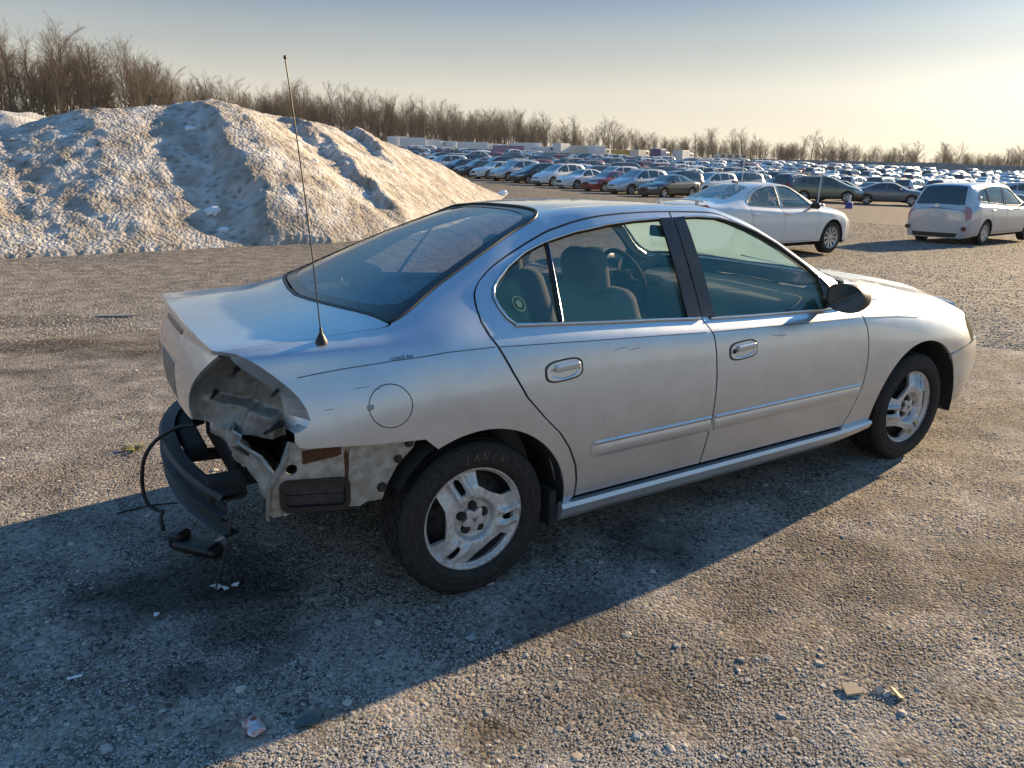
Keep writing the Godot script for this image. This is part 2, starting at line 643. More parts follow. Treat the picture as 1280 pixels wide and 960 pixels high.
func setup_view() -> void:
	var cam := Camera3D.new()
	cam.name = "camera"
	cam.fov = 55.19
	cam.near = 0.05
	cam.far = 2500
	cam.transform = Transform3D(Basis(Vector3.RIGHT, -0.2831) * Basis(Vector3.BACK, 0.007), Vector3(0, CAM_HEIGHT, 0))
	add_child(cam)
	cam.current = true
	var env := Environment.new()
	env.background_mode = Environment.BG_SKY
	var sm := PanoramaSkyMaterial.new()
	sm.panorama = ImageTexture.create_from_image(sky_picture())
	env.sky = Sky.new()
	env.sky.sky_material = sm
	env.tonemap_mode = Environment.TONE_MAPPER_LINEAR
	env.tonemap_exposure = EXPOSURE
	env.fog_enabled = true
	env.fog_density = 0.00016
	env.fog_light_color = Color(.98, .95, .90)
	env.sdfgi_enabled = true
	env.ssao_enabled = true
	env.ssil_enabled = true
	var we := WorldEnvironment.new()
	we.name = "world_environment"
	we.environment = env
	add_child(we)
	var sun := DirectionalLight3D.new()
	sun.name = "sun"
	sun.light_energy = 1.6
	sun.light_color = Color(1.0, 0.88, 0.70)
	sun.light_angular_distance = 0.5
	sun.shadow_enabled = true
	sun.basis = Basis.looking_at(-SUN_TO.normalized(), Vector3.UP)
	add_child(sun)


# ---------------------------------------------------------------- ground, gravel, snow
func spaced(a: float, b: float, fine: float, grow: float) -> Array:
	var o := [a]
	var d := fine
	while absf(o[-1] - a) < absf(b - a):
		o.append(o[-1] + d * signf(b - a))
		d *= grow
	return o


func ground() -> void:
	var xs := spaced(0.0, -1400.0, .07, 1.035)
	xs.reverse()
	xs.pop_back()
	xs.append_array(spaced(0.0, 1400.0, .07, 1.035))
	var zs := spaced(6.0, -1.0, 1.0, 1.0)
	zs.append_array(spaced(-1.3, -1600.0, .07, 1.022))
	var n1 := FastNoiseLite.new()
	n1.frequency = .35
	n1.fractal_octaves = 5
	n1.seed = 11
	var n2 := FastNoiseLite.new()
	n2.frequency = .09
	n2.fractal_octaves = 4
	n2.seed = 21
	# oil and damp stains: x, z, long, wide, turn, strength
	var stains := [[-1.22, -2.50, .42, .24, .3, .8], [-.95, -2.25, .22, .16, .2, .6], [.62, -2.86, .26, .2, .4, .55], [1.3, -4.1, .5, .3, .5, .5], [-4.6, -6.4, 1.3, .28, .1, .65], [-3.1, -6.2, .8, .22, .1, .6], [-5.2, -7.6, 1.2, .3, 0, .5], [-4.0, -5.6, .5, .08, 0, .6], [1.3, -2.6, .5, .32, .5, .28], [.35, -1.95, .5, .2, .4, .26], [2.1, -2.55, .5, .3, .5, .3], [-1.0, -1.95, .12, .08, 0, .6], [-.75, -2.15, .2, .06, 1, .5], [3.2, -4.6, .8, .3, .4, .22], [.2, -2.35, .25, .18, .3, .5]]
	var brown := [[1.25, -2.45, .7, .4, .5, .5], [2.3, -2.7, .6, .35, .5, .5], [1.6, -3.35, .45, .2, .5, .6], [3.35, -4.75, .7, .22, .2, .6], [-2.45, -3.55, .45, .10, .1, .5], [-4.2, -6.6, 1.8, .5, 0, .5], [.5, -2.0, .8, .3, .3, .35], [4.4, -6.0, 1.2, .3, .2, .4]]
	var at := func(list: Array, x: float, z: float) -> float:
		var v := 0.0
		for s in list:
			var d := Vector2(x - s[0], z - s[1]).rotated(s[4])
			var e := pow(d.x / s[2], 2) + pow(d.y / s[3], 2)
			if e < 4.0:
				v = maxf(v, s[5] * smoothstep(1.5, .35, e + .9 * n1.get_noise_2d(x * 9, z * 9)))
		return v
	var P := PackedVector3Array()
	var N := PackedVector3Array()
	var C := PackedColorArray()
	var U := PackedVector2Array()
	for z in zs:
		for x in xs:
			var h := ground_y(x, z)
			var near := clampf(1.0 - absf(z) / 30.0, 0, 1)
			var b := n1.get_noise_2d(x * .6, z * .6)
			P.append(Vector3(x, h + .006 * near * n1.get_noise_2d(x * 8, z * 8), z))
			var e := .5
			N.append(Vector3(ground_y(x - e, z) - ground_y(x + e, z), 2 * e, ground_y(x, z - e) - ground_y(x, z + e)).normalized())
			var c := Vector3(.47, .445, .415)
			c = c.lerp(Vector3(.53, .49, .435), clampf(b * .9 + .25, 0, .9))
			c = c.lerp(Vector3(.37, .365, .36), clampf(-b * 1.3 + n2.get_noise_2d(x, z) * .8, 0, .9))
			if absf(x) < 12 and z > -14:
				c = c.lerp(Vector3(.36, .27, .18), .7 * at.call(brown, x, z))
				c = c.lerp(Vector3(.022, .021, .021), at.call(stains, x, z))
			# tracks worn into the lot
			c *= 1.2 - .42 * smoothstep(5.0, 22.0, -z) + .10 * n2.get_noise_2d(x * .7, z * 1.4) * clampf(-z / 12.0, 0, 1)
			var field := smoothstep(-188, -200, z + .25 * x * (1.0 if x > 0 else 0.0))
			c = c.lerp(Vector3(.23, .14, .065) * (1.0 + .35 * n2.get_noise_2d(x * .8, z * 2.0)), field)
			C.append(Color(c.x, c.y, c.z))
			U.append(Vector2(x, z))
	var I := PackedInt32Array()
	var w := xs.size()
	for j in zs.size() - 1:
		for i in w - 1:
			var a := j * w + i
			I.append_array(PackedInt32Array([a, a + w, a + 1, a + 1, a + w, a + w + 1]))
	var arr := []
	arr.resize(Mesh.ARRAY_MAX)
	arr[Mesh.ARRAY_VERTEX] = P
	arr[Mesh.ARRAY_NORMAL] = N
	arr[Mesh.ARRAY_COLOR] = C
	arr[Mesh.ARRAY_TEX_UV] = U
	arr[Mesh.ARRAY_TEX_UV2] = U
	for k in range(0, I.size(), 3):
		var g := (P[I[k + 2]] - P[I[k]]).cross(P[I[k + 1]] - P[I[k]])
		if g.y < 0:
			var q := I[k + 1]
			I[k + 1] = I[k + 2]
			I[k + 2] = q
	arr[Mesh.ARRAY_INDEX] = I
	var mesh := ArrayMesh.new()
	mesh.add_surface_from_arrays(Mesh.PRIMITIVE_TRIANGLES, arr)
	var m := StandardMaterial3D.new()
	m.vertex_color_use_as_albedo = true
	m.roughness = .92
	m.metallic_specular = .3
	var cell := FastNoiseLite.new()
	cell.noise_type = FastNoiseLite.TYPE_CELLULAR
	cell.cellular_return_type = FastNoiseLite.RETURN_CELL_VALUE
	cell.frequency = .085
	cell.seed = 5
	cell.fractal_type = FastNoiseLite.FRACTAL_NONE
	cell.domain_warp_enabled = true
	cell.domain_warp_amplitude = 12
	cell.domain_warp_frequency = .03
	var ct := NoiseTexture2D.new()
	ct.width = 1024
	ct.height = 1024
	ct.seamless = true
	ct.noise = cell
	var g := Gradient.new()
	g.offsets = PackedFloat32Array([0, .2, .4, .55, .75, .92, 1])
	g.colors = PackedColorArray([Color(.46, .455, .47), Color(.68, .665, .655), Color(.82, .80, .78), Color(.72, .69, .66), Color(.93, .90, .85), Color(.84, .83, .83), Color(1, .98, .95)])
	ct.color_ramp = g
	m.albedo_texture = ct
	m.uv1_scale = Vector3(.85, .85, .85)
	m.detail_enabled = true
	m.detail_blend_mode = BaseMaterial3D.BLEND_MODE_MUL
	m.detail_uv_layer = BaseMaterial3D.DETAIL_UV_2
	m.uv2_scale = Vector3(.11, .11, .11)
	m.detail_albedo = noise_tex(.02, 1024, Color(.62, .61, .60), Color(1, 1, 1), 77, 7)
	var cd: FastNoiseLite = cell.duplicate()
	cd.cellular_return_type = FastNoiseLite.RETURN_DISTANCE
	var hd := NoiseTexture2D.new()
	hd.width = 1024
	hd.height = 1024
	hd.seamless = true
	hd.noise = cd
	hd.invert = true
	m.heightmap_enabled = true
	m.heightmap_texture = hd
	m.heightmap_scale = .42
	structure("ground", mesh, m)
	gravel(at, brown, stains)


func gravel(at: Callable, brown: Array, stains: Array) -> void:
	var r := RandomNumberGenerator.new()
	r.seed = 99
	var m := StandardMaterial3D.new()
	m.vertex_color_use_as_albedo = true
	m.roughness = .85
	m.metallic_specular = .35
	var far_chips := [16000, 1]
	for v in 4:
		# a flat broken chip: two jittered rings and two caps
		var st := new_st()
		var n := 6
		var a := []
		var b := []
		for k in n:
			var q := Vector2.from_angle(TAU * k / n + r.randf_range(-.3, .3)) * r.randf_range(.7, 1.15)
			a.append(Vector3(q.x, r.randf_range(-.1, .1), q.y * .72))
			b.append(Vector3(q.x * .68 + r.randf_range(-.08, .08), r.randf_range(.32, .62), q.y * .5))
		for k in n:
			var k2 := (k + 1) % n
			quad(st, a[k], a[k2], b[k2], b[k])
			if k > 0 and k < n - 1:
				tri(st, b[0], b[k], b[k + 1])
		var mesh := st.commit()
		var xf := []
		var col := PackedColorArray()
		for i in 42000:
			var d := 1.55 + 8.5 * pow(r.randf(), 1.75)
			var az := r.randf_range(-.72, .72)
			var p := Vector3(sin(az) * d, 0, -cos(az) * d)
			var big := r.randf()
			var s := .0024 + .0030 * big * big + (.006 if big > .992 else 0.0) + (.010 if big > .9992 else 0.0) + .00035 * d
			var dark: float = at.call(stains, p.x, p.z) if d < 7 else 0.0
			xf.append(Transform3D(Basis.from_euler(Vector3(r.randf_range(-.35, .35), r.randf() * TAU, r.randf_range(-.35, .35))).scaled(Vector3(s, s * r.randf_range(.25, .55), s)), p + Vector3(0, .001, 0)))
			var c := Vector3(.36, .345, .325).lerp(Vector3(.50, .445, .37), r.randf()) * r.randf_range(.7, 1.12)
			if r.randf() < .3:
				c = Vector3(.27, .275, .285) * r.randf_range(.7, 1.25)
			if d < 7:
				c = c.lerp(Vector3(.42, .31, .20), .5 * at.call(brown, p.x, p.z))
			c = c.lerp(Vector3(.03, .029, .03), dark)
			col.append(Color(c.x, c.y, c.z))
		for i in far_chips[0]:
			var d := 8.0 + 24.0 * pow(r.randf(), 1.5)
			var az := r.randf_range(-.70, .70)
			var p := Vector3(sin(az) * d, 0, -cos(az) * d)
			p.y = ground_y(p.x, p.z)
			var s := r.randf_range(.007, .013) + .0004 * d
			xf.append(Transform3D(Basis.from_euler(Vector3(r.randf_range(-.3, .3), r.randf() * TAU, r.randf_range(-.3, .3))).scaled(Vector3(s, s * r.randf_range(.5, .9), s)), p))
			var c := Vector3(.30, .28, .255).lerp(Vector3(.44, .39, .32), r.randf()) * r.randf_range(.55, 1.15)
			col.append(Color(c.x, c.y, c.z))
		stuff("gravel", mesh, m, xf, col, "loose stone chips scattered over the near ground", "gravel")


func along(pts: Array, p: Vector2) -> Array:
	# nearest place on a polyline: [distance, index + share, side]
	var best := [1e9, 0.0, 1.0]
	for i in pts.size() - 1:
		var a: Vector2 = pts[i]
		var b: Vector2 = pts[i + 1]
		var t := clampf((p - a).dot(b - a) / (b - a).length_squared(), 0, 1)
		var d := p.distance_to(a.lerp(b, t))
		if d < best[0]:
			best = [d, i + t, signf((b - a).cross(p - a))]
	return best


func snow() -> void:
	var toe := Array(v2([[-26, -4], [-15, -9.5], [-11, -11.9], [-8.9, -12.8], [-7.7, -13.6], [-6.2, -14.7], [-5.2, -15.4], [-3.9, -16.1], [-2.6, -17.6], [-1.75, -21], [-1.15, -27], [-.75, -34], [-.35, -42.5]]))
	var crest := Array(v2([[-28, -9], [-17, -13], [-13, -15.5], [-11.3, -17], [-10, -18], [-8.6, -19], [-7.7, -20], [-7.05, -22], [-6, -24], [-5.4, -27], [-4.4, -30], [-3.5, -33], [-2.4, -37], [-.94, -41.5], [-.5, -43]]))
	var high := [1.9, 2.0, 2.2, 2.28, 2.81, 2.98, 3.18, 3.0, 2.86, 2.64, 2.27, 1.77, .95, .08, 0.0]
	var nz := FastNoiseLite.new()
	nz.seed = 41
	nz.frequency = .33
	nz.fractal_octaves = 3
	var nf := FastNoiseLite.new()
	nf.seed = 42
	nf.frequency = 2.2
	nf.fractal_octaves = 4
	var nc := FastNoiseLite.new()
	nc.seed = 43
	nc.frequency = .8
	nc.fractal_octaves = 5
	# gullies: a spur whose far side falls steeply away from the sun: crest end, toe end, height, width
	var spurs := [[Vector2(-7.6, -19.4), Vector2(-4.9, -15.6), .27, 1.4], [Vector2(-6.2, -22.2), Vector2(-2.6, -18.6), .26, .9], [Vector2(-5.3, -26.4), Vector2(-3.8, -23.4), .26, .7]]
	var height := func(x: float, z: float) -> float:
		var p := Vector2(x, z)
		var t := along(toe, p)
		var c := along(crest, p)
		var i := mini(int(c[1]), high.size() - 2)
		var hc := lerpf(high[i], high[i + 1], c[1] - i)
		if t[2] > 0:
			return -.06
		var h := 0.0
		var share := 1.0
		if c[2] < 0:
			h = hc * maxf(0.0, 1.0 - pow(c[0] / 7.0, 1.4))
		else:
			share = t[0] / maxf(t[0] + c[0], .01)
			h = hc * pow(smoothstep(-.05, 1.06, share) * .55 + share * .45, .80)
		var mid := clampf(t[0] / .6, 0, 1)
		for s in spurs:
			var u: Vector2 = (s[1] - s[0])
			var L: float = u.length()
			u /= L
			var q: Vector2 = p - s[0]
			var f := clampf(q.dot(u) / L, -.2, 1.2)
			var side: float = u.cross(q) + .35 * nz.get_noise_2d(x * 3, z * 3)
			var env := smoothstep(-.15, .12, f) * smoothstep(1.12, .8, f)
			h += s[2] * env * (exp(-pow(side / s[3], 2)) if side < 0 else exp(-pow(side / (s[3] * .28), 2)) - .45 * exp(-pow((side - s[3] * .7) / (s[3] * .7), 2)))
		h += mid * (.06 * nz.get_noise_2d(x, z) + .035 * absf(nc.get_noise_2d(x, z)) + .04 * nf.get_noise_2d(x, z) + .03 * nf.get_noise_2d(x * 2.6, z * 2.6) - .04 * smoothstep(.22, .40, nc.get_noise_2d(x * .7 + 30, z * .7)))
		if hc < 1.0:
			h = minf(h, hc * 1.1 + .1)
		return maxf(h, -.05) if t[0] > .05 else h
	snow_mesh("dirty_snow_bank", "long bank of ploughed snow crusted with brown grit along the lot edge", height, Vector2(-24, -44), Vector2(.2, -3.5), .075, .55, nc, nf)
	# the cleaner heap behind it
	var back := func(x: float, z: float) -> float:
		var d := Vector2((x + 25) / 11.0, (z + 36) / 6.5).length()
		return 3.55 * maxf(0.0, 1.0 - d * d) - .1 + (.3 * nz.get_noise_2d(x * .8, z * .8) + .1 * nf.get_noise_2d(x * .5, z * .5)) * clampf((1 - d) * 4, 0, 1)
	snow_mesh("snow_heap", "cleaner white snow heap showing above the left end of the dirty snow bank", back, Vector2(-37, -43), Vector2(-13, -29), .2, .3, nc, nf)
	# a last lump and ice blocks
	var spots := [[-.62, -41.2, .42, "small snow lump alone at the far foot of the snow bank"], [-6.35, -15.9, .19, "upper pale ice slab lying in the shaded gully of the snow bank"], [-6.0, -15.5, .12, "lower pale ice slab lying in the shaded gully of the snow bank"], [-7.6, -18.2, .13, "ice lump caught high on the shaded side of the snow bank"], [-5.55, -19.9, .15, "ice block in the blue hollow on the right half of the snow bank"], [-4.9, -19.0, .11, "smaller ice block below the hollow on the right half of the snow bank"]]
	for s in spots:
		var st := new_st()
		var ring := []
		for j in 5:
			var row := []
			for k in 9:
				var a := TAU * k / 9
				var rr := sin(PI * (j + .3) / 4.9) * rng.randf_range(.75, 1.15)
				row.append(Vector3(cos(a) * rr, cos(PI * (j + .1) / 4.2) * .4 * rng.randf_range(.8, 1.1), sin(a) * rr * .8) * s[2])
			ring.append(row)
		for j in 4:
			for k in 9:
				quad(st, ring[j][k], ring[j][(k + 1) % 9], ring[j + 1][(k + 1) % 9], ring[j + 1][k])
		for k in range(1, 8):
			tri(st, ring[0][0], ring[0][k], ring[0][k + 1])
		var o := put("ice_block", st.commit(), M.ice if s[2] < .4 else M.snow, self)
		tag(o, s[3], "ice block" if s[2] < .4 else "snow lump")
		var base: float = maxf(height.call(s[0], s[1]), 0.0)
		o.position = Vector3(s[0], base + ground_y(s[0], s[1]) + s[2] * .18, s[1])
		o.rotation = Vector3(.5, rng.randf() * 6, .2)


func snow_mesh(called: String, label: String, height: Callable, a: Vector2, b: Vector2, cell: float, dirt: float, nc: FastNoiseLite, nf: FastNoiseLite) -> void:
	var nx := int((b.x - a.x) / cell)
	var nz := int((b.y - a.y) / cell)
	var P := PackedVector3Array()
	var N := PackedVector3Array()
	var C := PackedColorArray()
	var H := PackedFloat32Array()
	for j in nz + 1:
		for i in nx + 1:
			var x := a.x + i * cell
			var z := a.y + j * cell
			H.append(height.call(x, z))
	var w := nx + 1
	for j in nz + 1:
		for i in w:
			var x := a.x + i * cell
			var z := a.y + j * cell
			var h := H[j * w + i]
			P.append(Vector3(x, h + ground_y(x, z), z))
			N.append(Vector3(H[j * w + maxi(i - 1, 0)] - H[j * w + mini(i + 1, nx)], 2 * cell, H[maxi(j - 1, 0) * w + i] - H[mini(j + 1, nz) * w + i]).normalized())
			# grit: more on the lower and steeper parts and in blotches
			var g := dirt * (1.15 + 1.6 * nc.get_noise_2d(x * 1.3, z * 1.3) + .9 * nf.get_noise_2d(x * 1.7, z * 1.7)) + .22 * dirt * smoothstep(2.0, .1, h)
			var c := Vector3(.58, .565, .545).lerp(Vector3(.315, .275, .23), clampf(g, 0, 1))
			var speck := nf.get_noise_2d(x * 4.3 + 50, z * 4.3)
			c = c.lerp(Vector3(.10, .085, .07), clampf((speck - .22) * 3.0 * dirt * 1.5, 0, .85))
			C.append(Color(c.x, c.y, c.z))
	var I := PackedInt32Array()
	for j in nz:
		for i in nx:
			var k := j * w + i
			if H[k] < -.04 and H[k + 1] < -.04 and H[k + w] < -.04 and H[k + w + 1] < -.04:
				continue
			I.append_array(PackedInt32Array([k, k + 1, k + w, k + 1, k + w + 1, k + w]))
	var arr := []
	arr.resize(Mesh.ARRAY_MAX)
	arr[Mesh.ARRAY_VERTEX] = P
	arr[Mesh.ARRAY_NORMAL] = N
	arr[Mesh.ARRAY_COLOR] = C
	for k in range(0, I.size(), 3):
		if (P[I[k + 2]] - P[I[k]]).cross(P[I[k + 1]] - P[I[k]]).y < 0:
			var q := I[k + 1]
			I[k + 1] = I[k + 2]
			I[k + 2] = q
	arr[Mesh.ARRAY_INDEX] = I
	var mesh := ArrayMesh.new()
	mesh.add_surface_from_arrays(Mesh.PRIMITIVE_TRIANGLES, arr)
	tag(put(called, mesh, M.snow, self), label, "snow bank" if called == "dirty_snow_bank" else "snow heap")


# ---------------------------------------------------------------- trees
func limb(st: SurfaceTool, r: RandomNumberGenerator, p: Vector3, d: Vector3, length: float, rad: float, depth: int, most: int, twigs: SurfaceTool) -> void:
	var pts := [p]
	var rr := [rad]
	var n := 3 if depth < 2 else 2
	if depth == 0:
		n = 7
	for k in n:
		var up := .05 if depth > 0 else .05
		d = (d + Vector3(r.randf_range(-.22, .22), r.randf_range(-.1, .16) + up, r.randf_range(-.22, .22)) * (1.0 if depth > 0 else .35)).normalized()
		pts.append(pts[-1] + d * length / n)
		rr.append(maxf(rad * lerpf(1.0, .25, (k + 1.0) / n), .009))
	tube(st if depth < 2 else twigs, pts, rr, 6 if depth == 0 else (4 if depth == 1 else 3), 1.0, false)
	if depth >= most:
		return
	var kids: int = [16, 6, 5, 4][depth]
	for k in kids:
		var f := lerpf(.36 if depth == 0 else .25, 1.0, (k + r.randf() * .8) / kids)
		var i := mini(int(f * n), n - 1)
		var at: Vector3 = (pts[i] as Vector3).lerp(pts[i + 1], clampf(f * n - i, 0, 1))
		var main: Vector3 = (pts[i + 1] - pts[i]).normalized()
		var ax := main.cross(Vector3(r.randf_range(-1, 1), r.randf_range(-1, 1), r.randf_range(-1, 1))).normalized()
		var nd := main.rotated(ax, r.randf_range(.45, .95))
		nd = (nd + Vector3(0, .12, 0)).normalized()
		var share := r.randf_range(.28, .44) * (1.25 - .75 * f if depth == 0 else 1.0)
		limb(st, r, at, nd, length * share * (1.0 if depth == 0 else 1.35), maxf(rr[i] * .5, .010), depth + 1, most, twigs)


func woods() -> void:
	var protos := []
	for v in 7:
		var r := RandomNumberGenerator.new()
		r.seed = 300 + v
		var a := new_st()
		var b := new_st()
		limb(a, r, Vector3(0, -.4, 0), Vector3(r.randf_range(-.05, .05), 1, r.randf_range(-.05, .05)), 12.5, [.17, .2, .15, .22, .18, .16, .24][v], 0, 3, b)
		var o := Node3D.new()
		put("trunk", a.commit(), M.bark, o)
		put("crown", b.commit(), M.twig, o)
		protos.append(o)
	var r := RandomNumberGenerator.new()
	r.seed = 17
	# a stretch of wood: from, to, depth, how many, heights at both ends, label, group
	var stretches := [
		[Vector2(-100, -112), Vector2(-44, -104), 16.0, 66, 21.0, 12.0, "", "bare trees behind the snow bank", ["the brown wood above the white snow heap", "the brown wood over the bank's left shoulder", "the brown wood's middle over the snow crest", "the brown wood's thin end left of the peak"]],
		[Vector2(-108, -250), Vector2(-72, -240), 18.0, 26, 19.0, 17.0, "", "bare trees in the gap clump", ["the far clump just right of the snow peak", "the far clump beside the aerial tip"]],
		[Vector2(-70, -226), Vector2(18, -292), 22.0, 118, 18.5, 15.0, "", "bare trees behind the trailers", ["the dense wood right of the aerial", "the dense wood above the right snow slope", "the dense wood above the first white trailers", "the dense wood above the white lorries", "the dense wood above the purple trailer", "the thin wood end past the purple trailer"]],
		[Vector2(18, -292), Vector2(250, -318), 16.0, 90, 13.5, 11.0, "", "bare trees beyond the fence", ["the hazy tree line above the lorry cluster", "the hazy tree line above the blue lorry", "the hazy tree line above the camper van", "the hazy tree line above the white sedan", "the hazy tree line above the marker pole", "the hazy tree line above the grey sedan", "the hazy tree line left of the silver wagon", "the hazy tree line above the silver wagon"]],
	]
	for s in stretches:
		for i in s[3]:
			var f: float = (i + r.randf()) / s[3]
			var side: Vector2 = (s[1] - s[0]).orthogonal().normalized()
			var p: Vector2 = s[0].lerp(s[1], f) + side * r.randf_range(-.5, .5) * s[2]
			var h: float = lerpf(s[4], s[5], f) * r.randf_range(.72, 1.1)
			if s[5] == 11.0:
				h *= .75 + .5 * absf(sin(f * 17.0)) * r.randf_range(.6, 1.1)
			var src: Node3D = protos[r.randi() % 7]
			var o: Node3D = src.duplicate()
			o.name = numbered("bare_tree")
			add_child(o)
			o.position = Vector3(p.x, ground_y(p.x, p.y), p.y)
			var k := h / 15.0
			var wide := k * r.randf_range(.85, 1.2) * (1.25 if s[5] == 11.0 else 1.0)
			o.transform.basis = Basis(Vector3.UP, r.randf() * TAU).scaled(Vector3(wide, k, wide))
			var spots: Array = s[8]
			var size := "tall" if h > lerpf(s[4], s[5], f) * .95 else ("middling" if h > lerpf(s[4], s[5], f) * .82 else "low")
			var form := "narrow" if wide < k * .97 else ("broad" if wide > k * 1.12 else "")
			tag(o, ("%s %s bare tree %s %s" if form else "%s%s bare tree %s %s") % [size, form, "deep in" if (p - s[0].lerp(s[1], f)).dot(side) * signf(side.y) < 0 else "fronting", spots[mini(int(f * spots.size()), spots.size() - 1)]], "tree", s[7])
	# the undergrowth and the trees behind, which read as one brown mass
	var merged := new_st()
	for c in protos[1].get_children():
		merged.append_from(c.mesh, 0, Transform3D())
	var both := merged.commit()
	var xf := []
	for s in stretches:
		for i in int(s[3] * (9.0 if s[5] == 11.0 else (5.0 if s[5] == 15.0 else 3.6))):
			var f := r.randf()
			var side: Vector2 = (s[1] - s[0]).orthogonal().normalized()
			if side.y > 0:
				side = -side
			var p: Vector2 = s[0].lerp(s[1], f) + side * r.randf_range(0.0, 1.5) * s[2]
			var low := r.randf() < .55
			var k: float = lerpf(s[4], s[5], f) / 15.0 * (r.randf_range(.22, .42) if low else r.randf_range(.6, .92))
			xf.append(Transform3D(Basis(Vector3.UP, r.randf() * TAU).scaled(Vector3(k * (1.9 if low else 1.0), k, k * (1.9 if low else 1.0))), Vector3(p.x, ground_y(p.x, p.y) - (1.2 if low else 0.0) * k, p.y)))
	stuff("woods", both, M.twig, xf, PackedColorArray(), "brown undergrowth and further bare trees massed behind the first trees", "woods")
	for p in protos:
		p.free()


# ---------------------------------------------------------------- other cars: plainer bodies from a few outline curves
static func at_x(T: Array, x: float, c := 1) -> float:
	for i in T.size() - 1:
		if x <= T[i + 1][0]:
			return lerpf(T[i][c], T[i + 1][c], clampf((x - T[i][0]) / (T[i + 1][0] - T[i][0]), 0, 1))
	return T[-1][c]


func loft_of(s: Dictionary) -> Loft:
	var xs := []
	for T in [s.top, s.belt, s.plan]:
		for q in T:
			if not xs.any(func(v): return absf(v - q[0]) < 0.04):
				xs.append(q[0])
	xs.sort()
	var rows := [[], [], [], [], [], [], [], []]
	for x in xs:
		var y := at_x(s.top, x)
		var zs := at_x(s.top, x, 2)
		var zm := at_x(s.plan, x)
		var yb := at_x(s.belt, x)
		zs = minf(zs, zm - .09)
		var ys := y - .035 - .02 * zs
		yb = minf(yb, ys - .03)
		rows[0].append([x, y, 0])
		rows[1].append([x, ys, zs])
		rows[2].append([x, yb, zm - .075])
		rows[3].append([x, yb - .06, zm - .03])
		rows[4].append([x, lerpf(yb - .06, .55, .45), zm - .004])
		rows[5].append([x, .54, zm])
		rows[6].append([x, .33, zm - .02])
		rows[7].append([x, s.floor, zm - .06])
	var L := Loft.new()
	L.setup(rows, s.top[0][0], s.top[-1][0], .02)
	return L


# the closed end of a body: s picks the height along the last section, a in -1..1 runs across
func end_cap(L: Loft, x: float, dir: float, bulge: float) -> Array:
	var place := func(a: float, s: float) -> Vector3:
		var p := L.P(x, s)
		return Vector3(x + dir * bulge * (1.0 - a * a) * clampf((p.z) / .5, 0, 1), p.y - .0 * a, p.z * a)
	var normal := func(a: float, s: float) -> Vector3:
		var s0 := maxf(s - .08, .3)
		var n: Vector3 = (place.call(minf(a + .03, 1), maxf(s, .3)) - place.call(maxf(a - .03, -1), maxf(s, .3))).cross(place.call(a, minf(s + .08, 9)) - place.call(a, s0)).normalized()
		return n if n.x * dir > 0 else -n
	return [place, normal]


func far_wheel(parent: Node3D, at: Vector3, r: float, side: float, fine: bool) -> void:
	var w := Node3D.new()
	var k: int = parent.get_meta("n_wheel") if parent.has_meta("n_wheel") else 0
	parent.set_meta("n_wheel", k + 1)
	w.name = "wheel" if k == 0 else "wheel_%03d" % k
	w.position = at
	if side < 0:
		w.rotation.y = PI
	parent.add_child(w)
	var key := "far_wheel_%s_%.2f" % [fine, r]
	if not M.has(key):
		var n := 40 if fine else 18
		var a := new_st()
		lathe(a, [Vector2(r * .5, -.1), Vector2(r * .9, -.1), Vector2(r, -.075), Vector2(r, .075), Vector2(r * .93, .1), Vector2(r * .72, .105), Vector2(r * .66, .09)], n)
		var b := new_st()
		lathe(b, [Vector2(r * .68, .07), Vector2(r * .70, .098), Vector2(r * .65, .10), Vector2(r * .60, .06), Vector2(r * .58, .03)], n)
		var spokes := 10 if fine else 5
		for i in spokes:
			var d := Vector2.from_angle(TAU * i / spokes)
			var o := d.orthogonal()
			var w0 := r * (.085 if fine else .16)
			var p := [Vector3(d.x * r * .12 - o.x * w0 * .7, d.y * r * .12 - o.y * w0 * .7, .075), Vector3(d.x * r * .62 - o.x * w0, d.y * r * .62 - o.y * w0, .092), Vector3(d.x * r * .62 + o.x * w0, d.y * r * .62 + o.y * w0, .092), Vector3(d.x * r * .12 + o.x * w0 * .7, d.y * r * .12 + o.y * w0 * .7, .075)]
			quad(b, p[0], p[1], p[2], p[3])
			if fine:
				for e in [[0, 1], [3, 2]]:
					quad(b, p[e[0]], p[e[1]], p[e[1]] - Vector3(0, 0, .03), p[e[0]] - Vector3(0, 0, .03))
		lathe(b, [Vector2(r * .2, .06), Vector2(r * .2, .08), Vector2(r * .12, .09), Vector2(0, .09)], 14)
		var c := new_st()
		lathe(c, [Vector2(r * .66, .03), Vector2(0, .03)], n)
		M[key] = [a.commit(), b.commit(), c.commit()]
	put("tyre", M[key][0], M.tyre, w)
	put("rim", M[key][1], M.far_rim, w)
	put("brake_disc", M[key][2], M.steel, w)


